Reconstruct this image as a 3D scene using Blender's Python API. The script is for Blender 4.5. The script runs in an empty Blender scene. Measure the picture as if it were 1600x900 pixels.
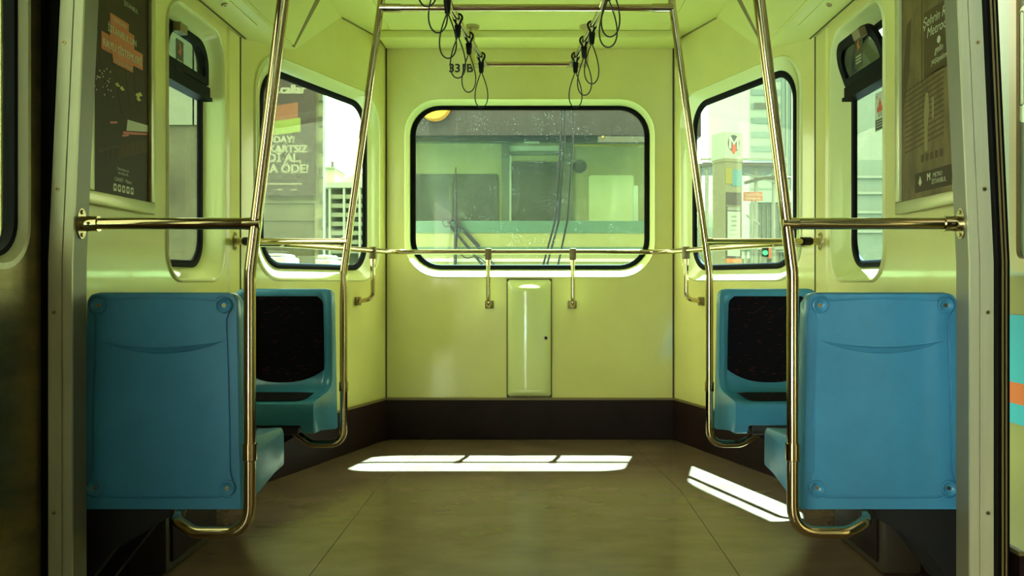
import bpy, bmesh, math, random
from mathutils import Vector, Matrix
random.seed(7)
sc = bpy.context.scene
C = sc.collection
PI = math.pi
EYE = 1.0
F = 1375.0

# ------------------------------------------------------------------ camera
cam_d = bpy.data.cameras.new('camera')
cam = bpy.data.objects.new('camera', cam_d)
C.objects.link(cam)
cam.location = (0.04, 0.0, EYE)
cam.rotation_euler = (PI / 2, 0, 0)
cam_d.sensor_width = 36.0
cam_d.lens = F / 1600.0 * 36.0
cam_d.shift_x = -38.0 / 1600.0
cam_d.shift_y = -10.0 / 1600.0
cam_d.clip_start = 0.02
cam_d.clip_end = 400
sc.camera = cam

# ------------------------------------------------------------------ sky, sun, exposure
world = bpy.data.worlds.new('world')
sc.world = world
world.use_nodes = True
bg = world.node_tree.nodes['Background']
bg.inputs[0].default_value = (0.95, 1.0, 0.82, 1)
bg.inputs[1].default_value = 11.0
sun_d = bpy.data.lights.new('sun', 'SUN')
sun_d.energy = 165.0
sun_d.angle = math.radians(0.53)
sun_d.color = (0.52, 0.95, 1.25)
sun = bpy.data.objects.new('sun', sun_d)
C.objects.link(sun)
SUN = Vector((-0.115, -0.50, -1.0)).normalized()
sun.rotation_euler = SUN.to_track_quat('-Z', 'Y').to_euler()
sun.location = (1, 6, 12)
sc.view_settings.view_transform = 'Standard'
sc.view_settings.look = 'None'
sc.view_settings.gamma = 1.0
sc.view_settings.exposure = -0.08
sc.view_settings.use_curve_mapping = False
sc.cycles.max_bounces = 16
sc.cycles.diffuse_bounces = 6
sc.cycles.glossy_bounces = 6
sc.cycles.transparent_max_bounces = 24

# ------------------------------------------------------------------ materials
MATS = {}
def mat(name, col, rough=0.5, metal=0.0, spec=0.5, coat=0.0, var=0.0, vscale=4.0, bump=0.0, bscale=6.0,
        emit=None, estr=0.0, col2=None, stretch=(1, 1, 1), rvar=0.0, aniso=0.0):
    m = bpy.data.materials.new(name)
    m.use_nodes = True
    nt = m.node_tree
    b = nt.nodes['Principled BSDF']
    b.inputs['Base Color'].default_value = (*col, 1)
    b.inputs['Roughness'].default_value = rough
    b.inputs['Metallic'].default_value = metal
    b.inputs['Specular IOR Level'].default_value = spec
    b.inputs['Coat Weight'].default_value = coat
    b.inputs['Coat Roughness'].default_value = 0.06
    if emit:
        b.inputs['Emission Color'].default_value = (*emit, 1)
        b.inputs['Emission Strength'].default_value = estr
    if var or bump or rvar:
        tc = nt.nodes.new('ShaderNodeTexCoord')
        mp = nt.nodes.new('ShaderNodeMapping')
        mp.inputs['Scale'].default_value = stretch
        nt.links.new(tc.outputs['Object'], mp.inputs['Vector'])
    if var or rvar:
        n = nt.nodes.new('ShaderNodeTexNoise')
        n.inputs['Scale'].default_value = vscale
        n.inputs['Detail'].default_value = 6
        n.inputs['Roughness'].default_value = 0.6
        nt.links.new(mp.outputs[0], n.inputs['Vector'])
        if var:
            r = nt.nodes.new('ShaderNodeValToRGB')
            c2 = col2 or tuple(max(0, c * (1 - var)) for c in col)
            r.color_ramp.elements[0].position = 0.3
            r.color_ramp.elements[1].position = 0.7
            r.color_ramp.elements[0].color = (*c2, 1)
            r.color_ramp.elements[1].color = (*[min(1, c * (1 + (0 if col2 else var * .5))) for c in col], 1)
            nt.links.new(n.outputs['Fac'], r.inputs[0])
            nt.links.new(r.outputs[0], b.inputs['Base Color'])
        if rvar:
            mr = nt.nodes.new('ShaderNodeMapRange')
            mr.inputs[3].default_value = max(0.02, rough - rvar)
            mr.inputs[4].default_value = min(1, rough + rvar)
            nt.links.new(n.outputs['Fac'], mr.inputs[0])
            nt.links.new(mr.outputs[0], b.inputs['Roughness'])
    if bump:
        n2 = nt.nodes.new('ShaderNodeTexNoise')
        n2.inputs['Scale'].default_value = bscale
        n2.inputs['Detail'].default_value = 2
        nt.links.new(mp.outputs[0], n2.inputs['Vector'])
        bp = nt.nodes.new('ShaderNodeBump')
        bp.inputs['Strength'].default_value = bump
        bp.inputs['Distance'].default_value = 0.01
        nt.links.new(n2.outputs['Fac'], bp.inputs['Height'])
        nt.links.new(bp.outputs[0], b.inputs['Normal'])
    MATS[name] = m
    return m

def glass_mat(name, tint=(0.93, 0.97, 0.93), refl=0.06, dirt=0.0, dirt_col=(0.5, 0.5, 0.38), scale=60, base=0.0, edge=0.5):
    m = bpy.data.materials.new(name)
    m.use_nodes = True
    nt = m.node_tree
    for n in list(nt.nodes):
        nt.nodes.remove(n)
    out = nt.nodes.new('ShaderNodeOutputMaterial')
    tr = nt.nodes.new('ShaderNodeBsdfTransparent')
    tr.inputs[0].default_value = (*tint, 1)
    gl = nt.nodes.new('ShaderNodeBsdfGlossy')
    gl.inputs['Roughness'].default_value = 0.03
    lw = nt.nodes.new('ShaderNodeLayerWeight')
    lw.inputs[0].default_value = 0.25
    mr = nt.nodes.new('ShaderNodeMapRange')
    mr.inputs[3].default_value = refl
    mr.inputs[4].default_value = edge
    nt.links.new(lw.outputs['Fresnel'], mr.inputs[0])
    mx = nt.nodes.new('ShaderNodeMixShader')
    nt.links.new(mr.outputs[0], mx.inputs[0])
    nt.links.new(tr.outputs[0], mx.inputs[1])
    nt.links.new(gl.outputs[0], mx.inputs[2])
    last = mx
    if dirt or base:
        df = nt.nodes.new('ShaderNodeBsdfTranslucent')
        df.inputs[0].default_value = (*dirt_col, 1)
        tc = nt.nodes.new('ShaderNodeTexCoord')
        vo = nt.nodes.new('ShaderNodeTexVoronoi')
        vo.inputs['Scale'].default_value = scale
        nt.links.new(tc.outputs['Object'], vo.inputs['Vector'])
        m1 = nt.nodes.new('ShaderNodeMapRange')
        m1.inputs[1].default_value = 0.0
        m1.inputs[2].default_value = 0.20
        m1.inputs[3].default_value = dirt
        m1.inputs[4].default_value = 0.0
        nt.links.new(vo.outputs['Distance'], m1.inputs[0])
        no = nt.nodes.new('ShaderNodeTexNoise')
        no.inputs['Scale'].default_value = 3.0
        no.inputs['Detail'].default_value = 5
        mp = nt.nodes.new('ShaderNodeMapping')
        mp.inputs['Scale'].default_value = (5, 5, 0.7)
        nt.links.new(tc.outputs['Object'], mp.inputs['Vector'])
        nt.links.new(mp.outputs[0], no.inputs['Vector'])
        m2 = nt.nodes.new('ShaderNodeMapRange')
        m2.inputs[1].default_value = 0.3
        m2.inputs[2].default_value = 0.75
        m2.inputs[3].default_value = base * 0.6
        m2.inputs[4].default_value = base * 1.5
        nt.links.new(no.outputs['Fac'], m2.inputs[0])
        n3 = nt.nodes.new('ShaderNodeTexNoise')
        n3.inputs['Scale'].default_value = 9
        nt.links.new(tc.outputs['Object'], n3.inputs['Vector'])
        m3 = nt.nodes.new('ShaderNodeMapRange')
        m3.inputs[1].default_value = 0.45
        m3.inputs[2].default_value = 0.65
        nt.links.new(n3.outputs['Fac'], m3.inputs[0])
        mu = nt.nodes.new('ShaderNodeMath'); mu.operation = 'MULTIPLY'
        nt.links.new(m1.outputs[0], mu.inputs[0]); nt.links.new(m3.outputs[0], mu.inputs[1])
        ad = nt.nodes.new('ShaderNodeMath'); ad.operation = 'ADD'; ad.use_clamp = True
        nt.links.new(mu.outputs[0], ad.inputs[0]); nt.links.new(m2.outputs[0], ad.inputs[1])
        mx2 = nt.nodes.new('ShaderNodeMixShader')
        nt.links.new(ad.outputs[0], mx2.inputs[0])
        nt.links.new(mx.outputs[0], mx2.inputs[1])
        nt.links.new(df.outputs[0], mx2.inputs[2])
        last = mx2
    nt.links.new(last.outputs[0], out.inputs['Surface'])
    MATS[name] = m
    return m

WALL = mat('cream_wall', (0.74, 0.665, 0.215), 0.22, coat=0.4, var=0.08, vscale=2.0, bump=0.10, bscale=3.0)
WALLM = mat('cream_wall_matt', (0.66, 0.66, 0.26), 0.38, var=0.10, vscale=1.6)
CEIL = mat('cream_ceiling', (0.74, 0.71, 0.22), 0.35, var=0.06, vscale=2)
SURR = mat('cream_surround', (0.72, 0.72, 0.30), 0.16, coat=0.5)
JOINT = mat('dark_joint', (0.07, 0.045, 0.012), 0.6)
RUBBER = mat('black_rubber', (0.003, 0.0025, 0.002), 0.6, spec=0.08)
KICK = mat('dark_kick_board', (0.018, 0.006, 0.006), 0.6, spec=.2, var=0.35, vscale=6)
KTRIM = mat('brown_trim', (0.20, 0.14, 0.045), 0.4)
FLOOR = mat('vinyl_floor', (0.215, 0.132, 0.085), 0.19, spec=0.5, var=0.5, vscale=3.2, col2=(0.14, 0.083, 0.055),
            stretch=(1, 1.6, 1), rvar=0.08, bump=0.05, bscale=5)
CHROME = mat('steel_tube', (0.62, 0.50, 0.28), 0.10, metal=1.0, rvar=0.05, vscale=14, bump=0.03, bscale=20)
STEELD = mat('dull_steel', (0.55, 0.46, 0.27), 0.28, metal=1.0)
BRONZE = mat('bronze_plate', (0.22, 0.16, 0.07), 0.4, metal=0.6)
BLACKP = mat('black_plastic', (0.007, 0.005, 0.004), 0.5, spec=.15)
CORD = mat('black_cord', (0.012, 0.008, 0.006), 0.5)
BLUE = mat('blue_seat_plastic', (0.058, 0.258, 0.42), 0.27, spec=0.5, var=0.18, vscale=3.5, bump=0.02, bscale=8)
SCREW = mat('brass_screw', (0.5, 0.38, 0.16), 0.3, metal=1.0)
RETURN = mat('post_return_face', (0.20, 0.175, 0.10), 0.42, metal=0.2, var=.1, vscale=4)
ALU = mat('aluminium_post', (0.62, 0.57, 0.33), 0.36, metal=0.2, var=0.10, vscale=5, stretch=(8, 8, 0.5))
LEAF = mat('door_leaf_metal', (0.22, 0.17, 0.065), 0.30, metal=0.75, var=0.35, vscale=7, stretch=(1, 1, 2.5), bump=0.05, bscale=30)
PFRAME = mat('poster_frame', (0.50, 0.47, 0.22), 0.32, metal=0.35)
DARKSUP = mat('seat_support_black', (0.006, 0.005, 0.004), 0.6)
PANE = glass_mat('window_glass', (0.64, 0.69, 0.62), 0.005, dirt=0.04, base=0.0012, scale=45, edge=0.08)
DIRTY = glass_mat('dusty_glass', (0.70, 0.75, 0.64), 0.008, edge=0.12, dirt=0.20, base=0.0022, dirt_col=(0.62, 0.62, 0.45), scale=58)
DOORGLASS = glass_mat('door_glass', (0.52, 0.55, 0.46), 0.06)
SMOKE = glass_mat('smoked_glass', (0.45, 0.43, 0.30), 0.10)
FRONT_GLASS = glass_mat('windscreen_glass', (0.92, 0.96, 0.92), 0.008, edge=0.08)
INK_DARK = mat('print_dark', (0.058, 0.034, 0.011), 0.5, spec=.12)
INK_MID = mat('print_mid', (0.085, 0.052, 0.016), 0.5, spec=.12)
INK_LIGHT = mat('print_light', (0.50, 0.48, 0.28), 0.4)
INK_TAN = mat('print_tan', (0.17, 0.110, 0.034), 0.45, spec=.15, var=0.55, vscale=5, stretch=(1, 2, 1))
INK_ORANGE = mat('print_orange', (0.55, 0.11, 0.015), 0.4)
INK_YEL = mat('print_yellow', (0.52, 0.42, 0.05), 0.4)
INK_GREEN = mat('print_green', (0.26, 0.42, 0.07), 0.5)
INK_BLACK = mat('print_black', (0.012, 0.010, 0.008), 0.4)
INK_RED = mat('print_red', (0.60, 0.06, 0.02), 0.4)
WHITEP = mat('white_paint', (0.60, 0.64, 0.48), 0.5)
OUTW = mat('weathered_white', (0.32, 0.35, 0.23), 0.7)

def pad_material():
    m = mat('seat_fabric', (0.006, 0.005, 0.007), 0.95, spec=0.1)
    nt = m.node_tree
    b = nt.nodes['Principled BSDF']
    tc = nt.nodes.new('ShaderNodeTexCoord')
    mp = nt.nodes.new('ShaderNodeMapping')
    mp.inputs['Scale'].default_value = (70, 70, 200)
    nt.links.new(tc.outputs['Object'], mp.inputs['Vector'])
    w = nt.nodes.new('ShaderNodeTexWhiteNoise')
    sn = nt.nodes.new('ShaderNodeVectorMath'); sn.operation = 'FLOOR'
    nt.links.new(mp.outputs[0], sn.inputs[0])
    nt.links.new(sn.outputs[0], w.inputs['Vector'])
    r = nt.nodes.new('ShaderNodeValToRGB')
    r.color_ramp.interpolation = 'CONSTANT'
    r.color_ramp.elements[0].color = (0.006, 0.005, 0.007, 1)
    r.color_ramp.elements[1].position = 0.955
    r.color_ramp.elements[1].color = (0.035, 0.008, 0.006, 1)
    nt.links.new(w.outputs['Value'], r.inputs[0])
    nt.links.new(r.outputs[0], b.inputs['Base Color'])
    return m
FABRIC = pad_material()

# ------------------------------------------------------------------ mesh helpers
def link(o, parent=None):
    C.objects.link(o)
    if parent is not None:
        o.parent = parent
        o.matrix_parent_inverse = Matrix.Translation(-Vector(parent.location)) if parent.get('_w') else Matrix()
    return o
def mesh(name, verts, faces, m, parent=None, smooth=False, auto=None):
    me = bpy.data.meshes.new(name)
    me.from_pydata([tuple(v) for v in verts], [], faces)
    me.validate()
    me.update()
    bm = bmesh.new(); bm.from_mesh(me)
    bmesh.ops.recalc_face_normals(bm, faces=bm.faces)
    bm.to_mesh(me); bm.free()
    if m: me.materials.append(m)
    if smooth:
        me.polygons.foreach_set('use_smooth', [True] * len(me.polygons))
        if auto is not None:
            me.set_sharp_from_angle(angle=math.radians(auto))
    o = bpy.data.objects.new(name, me)
    return link(o, parent)
def bobj(name, bm, m, parent=None, smooth=False, auto=35):
    bmesh.ops.recalc_face_normals(bm, faces=bm.faces)
    me = bpy.data.meshes.new(name)
    bm.to_mesh(me); bm.free()
    if m: me.materials.append(m)
    if smooth:
        me.polygons.foreach_set('use_smooth', [True] * len(me.polygons))
        me.set_sharp_from_angle(angle=math.radians(auto))
    return link(bpy.data.objects.new(name, me), parent)
def thing(name, label, cat, loc=(0, 0, 0), group=None, worldkids=True):
    o = bpy.data.objects.new(name, None)
    C.objects.link(o)
    o.empty_display_size = 0.05
    o.location = loc
    if worldkids: o['_w'] = 1
    o['label'] = label; o['category'] = cat
    if group: o['group'] = group
    return o
def tag(o, label, cat, group=None):
    o['label'] = label; o['category'] = cat
    if group: o['group'] = group
    return o
def struct(o):
    o['kind'] = 'structure'
    return o
def sempty(name, loc=(0, 0, 0)):
    o = bpy.data.objects.new(name, None); C.objects.link(o); o.location = loc; o['_w'] = 1; o['kind'] = 'structure'
    return o
def add_box(bm, x0, x1, y0, y1, z0, z1, bev=0.0, seg=2):
    r = bmesh.ops.create_cube(bm, size=1.0)
    vs = r['verts']
    for v in vs:
        v.co = Vector(((x0 + x1) / 2 + v.co.x * (x1 - x0), (y0 + y1) / 2 + v.co.y * (y1 - y0), (z0 + z1) / 2 + v.co.z * (z1 - z0)))
    if bev > 0:
        es = list({e for v in vs for e in v.link_edges})
        bmesh.ops.bevel(bm, geom=es, offset=bev, segments=seg, affect='EDGES', profile=0.5)
def box(name, x0, x1, y0, y1, z0, z1, m, parent=None, bev=0.0):
    bm = bmesh.new()
    add_box(bm, min(x0, x1), max(x0, x1), min(y0, y1), max(y0, y1), min(z0, z1), max(z0, z1), bev)
    return bobj(name, bm, m, parent, smooth=bev > 0)
def fillet(pts, r, seg=7):
    pts = [Vector(p) for p in pts]
    out = [pts[0]]
    for i in range(1, len(pts) - 1):
        a, b, c = pts[i - 1], pts[i], pts[i + 1]
        d1 = (a - b); d2 = (c - b)
        l1, l2 = d1.length, d2.length
        d1.normalize(); d2.normalize()
        ang = d1.angle(d2)
        if ang > PI - 0.01:
            out.append(b); continue
        rr = r[i - 1] if isinstance(r, (list, tuple)) else r
        t = min(rr / math.tan(ang / 2), l1 * 0.49, l2 * 0.49)
        p0 = b + d1 * t; p1 = b + d2 * t
        for k in range(seg + 1):
            s = k / seg
            out.append(p0 * (1 - s) ** 2 + b * 2 * s * (1 - s) + p1 * s * s)
    out.append(pts[-1])
    return out
def tube_geo(pts, rad, n=14, closed=False, cap=True):
    pts = [Vector(p) for p in pts]
    verts = []; faces = []
    m = len(pts)
    def tangent(i):
        if closed: return (pts[(i + 1) % m] - pts[i - 1]).normalized()
        if i == 0: return (pts[1] - pts[0]).normalized()
        if i == m - 1: return (pts[-1] - pts[-2]).normalized()
        return ((pts[i + 1] - pts[i]).normalized() + (pts[i] - pts[i - 1]).normalized()).normalized()
    t = tangent(0)
    up = Vector((0, 0, 1)) if abs(t.z) < 0.9 else Vector((0, 1, 0))
    nrm = t.cross(up).normalized()
    for i in range(m):
        t2 = tangent(i)
        q = t.rotation_difference(t2)
        nrm = (q @ nrm).normalized(); t = t2
        bn = t.cross(nrm)
        rr = rad[i] if isinstance(rad, (list, tuple)) else rad
        for k in range(n):
            a = 2 * PI * k / n
            verts.append(pts[i] + (nrm * math.cos(a) + bn * math.sin(a)) * rr)
    for i in range(m if closed else m - 1):
        j = (i + 1) % m
        for k in range(n):
            k2 = (k + 1) % n
            faces.append((i * n + k, i * n + k2, j * n + k2, j * n + k))
    if cap and not closed:
        faces.append(tuple(range(n))[::-1])
        faces.append(tuple((m - 1) * n + k for k in range(n)))
    return verts, faces
def tube(name, pts, rad, m, parent=None, n=14, r=0.0, closed=False):
    if r: pts = fillet(pts, r)
    v, f = tube_geo(pts, rad, n, closed)
    return mesh(name, v, f, m, parent, smooth=True, auto=50)
def cyl(name, p0, p1, r0, m, parent=None, n=20, r1=None):
    v, f = tube_geo([p0, p1], [r0, r0 if r1 is None else r1], n)
    return mesh(name, v, f, m, parent, smooth=True, auto=40)
def rrect(x0, x1, y0, y1, r, seg=8):
    rs = r if isinstance(r, (list, tuple)) else (r,) * 4     # bl, br, tr, tl
    pts = []
    for (cx, cy, a0, rr) in ((x0, y0, PI, rs[0]), (x1, y0, 1.5 * PI, rs[1]), (x1, y1, 0, rs[2]), (x0, y1, 0.5 * PI, rs[3])):
        ox = cx + (rr if cx == x0 else -rr); oy = cy + (rr if cy == y0 else -rr)
        for k in range(seg + 1):
            a = a0 + 0.5 * PI * k / seg
            pts.append((ox + math.cos(a) * rr, oy + math.sin(a) * rr))
    return pts
def frame3(o, u, n):
    o = Vector(o); u = Vector(u).normalized(); n = Vector(n).normalized(); z = Vector((0, 0, 1))
    return lambda a, b, c=0.0: o + u * a + z * b + n * c
def ring(name, fr, loops, m, parent=None, smooth=True, auto=40, close_back=False):
    """loops: list of (2d loop, depth)"""
    verts = []; faces = []
    n = len(loops[0][0])
    for lp, d in loops:
        for (a, b) in lp: verts.append(fr(a, b, d))
    L = len(loops)
    for i in range(L if close_back else L - 1):
        j = (i + 1) % L
        for k in range(n):
            k2 = (k + 1) % n
            faces.append((i * n + k, i * n + k2, j * n + k2, j * n + k))
    return mesh(name, verts, faces, m, parent, smooth=smooth, auto=auto)
def slab(name, fr, loop, d0, d1, m, parent=None, smooth=False):
    n = len(loop)
    verts = [fr(a, b, d0) for a, b in loop] + [fr(a, b, d1) for a, b in loop]
    faces = [tuple(range(n)), tuple(range(n, 2 * n))] + [(k, (k + 1) % n, n + (k + 1) % n, n + k) for k in range(n)]
    return mesh(name, verts, faces, m, parent, smooth=smooth, auto=40 if smooth else None)
def holed_wall(name, fr, outer, holes, thick, m, parent=None):
    """flat wall with rounded holes, given thickness outwards (depth 0..thick)"""
    bm = bmesh.new()
    alle = []
    for lp in [outer] + holes:
        vs = [bm.verts.new(fr(a, b, 0)) for a, b in lp]
        for i in range(len(vs)):
            alle.append(bm.edges.new((vs[i], vs[(i + 1) % len(vs)])))
    bmesh.ops.triangle_fill(bm, use_beauty=True, use_dissolve=False, edges=alle)
    off = fr(0, 0, thick) - fr(0, 0, 0)
    ret = bmesh.ops.extrude_face_region(bm, geom=bm.faces[:])
    for g in ret['geom']:
        if isinstance(g, bmesh.types.BMVert): g.co += off
    return bobj(name, bm, m, parent)
def text_mesh(name, s, fr, a, b, size, d, m, parent=None, align='LEFT', thick=0.0, bold=0.0, flip=False, shear=0.0, xs=1.0):
    cu = bpy.data.curves.new(name, 'FONT')
    cu.body = s; cu.size = size; cu.align_x = align; cu.shear = shear
    cu.extrude = thick; cu.resolution_u = 3
    ob = bpy.data.objects.new(name + '_tmp', cu)
    C.objects.link(ob)
    bpy.context.view_layer.update()
    me0 = bpy.data.meshes.new_from_object(ob.evaluated_get(bpy.context.evaluated_depsgraph_get()))
    bpy.data.objects.remove(ob); bpy.data.curves.remove(cu)
    vs = [v.co.copy() for v in me0.vertices]; fs_ = [tuple(p.vertices) for p in me0.polygons]
    bpy.data.meshes.remove(me0)
    verts = []; faces = []
    offs = [(0, 0)] if not bold else [(-bold, -bold * .6), (bold, -bold * .6), (bold, bold * .6), (-bold, bold * .6), (0, 0)]
    for q, (ox, oy) in enumerate(offs):
        base = len(verts)
        for c in vs:
            x = -c.x if flip else c.x
            verts.append(fr(a + (x + ox) * xs, b + c.y + oy, d + c.z + q * size * .002))
        faces += [tuple(base + k for k in f) for f in fs_]
    me = bpy.data.meshes.new(name)
    me.from_pydata([tuple(v) for v in verts], [], faces)
    me.materials.append(m)
    return link(bpy.data.objects.new(name, me), parent)
def PX(px, Y): return 0.04 + (px - 838.0) * Y / F
def PZ(py, Y): return EYE + (440.0 - py) * Y / F

# ------------------------------------------------------------------ geometry of the car
FZ = 0.015            # floor level
CZ = 2.50             # ceiling
BY = 5.5              # back wall
BW = 0.90             # half width of back wall
SW = 1.35             # half width at the side walls
SY = 4.13             # side wall ends, angled wall begins
REAR = -4.6           # car goes on behind the camera
AL = math.hypot(SW - BW, BY - SY)
fr_back = frame3((0, BY, 0), (1, 0, 0), (0, 1, 0))
def fr_ang(s):
    return frame3((s * BW, BY, 0), (s * (SW - BW) / AL, -(BY - SY) / AL, 0), (s * (BY - SY) / AL, (SW - BW) / AL, 0))
def fr_side(s):
    return frame3((s * SW, 0, 0), (0, 1, 0), (s, 0, 0))
SIDES = ((-1, 'left'), (1, 'right'))

# floor : three sheets of vinyl with fine joints, seams follow the aisle
flo = sempty('floor')
def sheet(poly, z0, z1):
    n = len(poly)
    v = [(x, y, z0) for x, y in poly] + [(x, y, z1) for x, y in poly]
    f = [tuple(range(n)), tuple(range(n, 2 * n))] + [(k, (k + 1) % n, n + (k + 1) % n, n + k) for k in range(n)]
    return v, f
g = 0.0016
SX = 0.72             # seam at x = +-SX
sheets = {
    'vinyl_sheet_a': [(-SX + g, REAR), (SX - g, REAR), (SX - g, 4.15), (0.60, BY), (-0.60, BY), (-SX + g, 4.15)],
    'vinyl_sheet_b': [(-SX - g, REAR), (-SX - g, 4.15), (-0.60 - 2 * g, BY), (-BW, BY), (-SW, SY), (-SW, REAR)],
    'vinyl_sheet_c': [(SX + g, REAR), (SX + g, 4.15), (0.60 + 2 * g, BY), (BW, BY), (SW, SY), (SW, REAR)]}
for poly in sheets.values():
    v, f = sheet(poly, FZ - 0.004, FZ)
    mesh('vinyl_sheet', v, f, FLOOR, flo)
v, f = sheet([(-SW - .05, REAR), (-SW - .05, SY), (-BW - .05, BY + .06), (BW + .05, BY + .06), (SW + .05, SY), (SW + .05, REAR)], FZ - 0.12, FZ - 0.004)
mesh('subfloor', v, f, JOINT, flo)

# ceiling
ce = sempty('ceiling')
VEST = mat('vestibule_ceiling', (0.08, 0.066, 0.035), 0.45)  # unseen ceiling, darkened to cut bounce onto the left seat
box('ceiling_panel', -0.83, 0.83, 2.33, 5.25, CZ, CZ + .03, CEIL, ce)
box('vestibule_panel', -1.21, 1.21, REAR, 2.29, CZ - .02, CZ + .03, VEST, ce)
v, f = sheet([(-1.36, REAR), (-0.834, REAR), (-0.834, 5.25), (-0.834, BY), (-0.9, BY), (-1.36, 4.1)], CZ + .003, CZ + .03)
mesh('ceiling_panel', v, f, CEIL, ce)
mesh('ceiling_panel', [(-a, b, c) for a, b, c in v], f, CEIL, ce)
mesh('ceiling_cover', *sheet([(-1.42, REAR), (1.42, REAR), (1.42, 4.1), (.93, BY + .03), (-.93, BY + .03), (-1.42, 4.1)], CZ + .031, CZ + .12), JOINT, ce)
box('end_soffit', -0.90, 0.90, 5.25, BY, 2.455, CZ + .002, CEIL, ce, bev=0.008)

# back wall with window
BWIN = dict(o=(-0.782, 0.778, 1.030, 2.138), g=(-0.761, 0.760, 1.077, 2.118), p=(-0.728, 0.728, 1.107, 2.092))
def rr(t, r): return rrect(t[0], t[1], t[2], t[3], r)
hole = rr(BWIN['o'], 0.215)
BOUNCEBLK = mat('bounce_blocker', (0.10, 0.10, 0.06), .5)  # unseen dark sheet, added to cut sun bounce onto the coupled car
wb = struct(holed_wall('wall_back', fr_back, [(-BW, FZ), (BW, FZ), (BW, CZ + .02), (-BW, CZ + .02)], [hole], 0.03, WALL))
holed_wall('bounce_blocker', frame3((0, BY + .035, 0), (1, 0, 0), (0, 1, 0)), [(-BW, -.9), (BW, -.9), (BW, CZ + .1), (-BW, CZ + .1)], [rr((-.80, .80, 1.01, 2.16), .22)], .02, BOUNCEBLK, wb)
def window_set(name, fr, o, gk, p, ro, rg, rp, depth, pane_mat, curved=True):
    w = sempty(name)
    Lo = rrect(*o, ro)
    def mixl(a, b, t): return [(x0 * (1 - t) + x1 * t, y0 * (1 - t) + y1 * t) for (x0, y0), (x1, y1) in zip(a, b)]
    Lg = rrect(*gk, rg)
    Lp = rrect(*p, rp)
    ring('surround', fr, [(mixl(Lo, Lg, -0.16), 0.0), (mixl(Lo, Lg, -0.10), -0.006), (mixl(Lo, Lg, -.03), -0.009), (mixl(Lo, Lg, .06), -.006), (mixl(Lo, Lg, .18), 0.006), (mixl(Lo, Lg, .5), depth * .45),
                          (mixl(Lo, Lg, .85), depth * .9), (mixl(Lo, Lg, 1.1), depth * 1.02), (mixl(Lo, Lg, 1.1), depth + .02)], SURR, w, auto=60)
    ring('gasket', fr, [(Lg, depth + .012), (Lg, depth - .004), (mixl(Lg, Lp, .3), depth - .007), (mixl(Lg, Lp, .8), depth - .004), (Lp, depth), (Lp, depth + .012)],
         RUBBER, w, auto=60, close_back=True)
    grow = mixl(Lg, Lp, .7)
    slab('pane', fr, grow, depth + .004, depth + .009, pane_mat, w)
    return w
window_set('window_1', fr_back, BWIN['o'], BWIN['g'], BWIN['p'], 0.215, 0.19, 0.16, 0.10, DIRTY)

# angled walls + windows
AO = (0.095, 1.327, 1.010, 2.125); AG = (0.180, 1.243, 1.066, 2.072); AP = (0.213, 1.210, 1.098, 2.040)
def cut_y(x): return BY - (abs(x) - BW) * (BY - SY) / (SW - BW)
for k, (s, nm) in enumerate(SIDES):
    fa = fr_ang(s)
    struct(holed_wall('wall_back_' + nm, fa, [(0, FZ), (AL, FZ), (AL, CZ + .02), (0, CZ + .02)], [rrect(*AO, 0.20)], 0.018, WALL))
    window_set('window_%d' % (2 + k), fa, AO, AG, AP, 0.20, 0.165, 0.14, 0.035, PANE)

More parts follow.
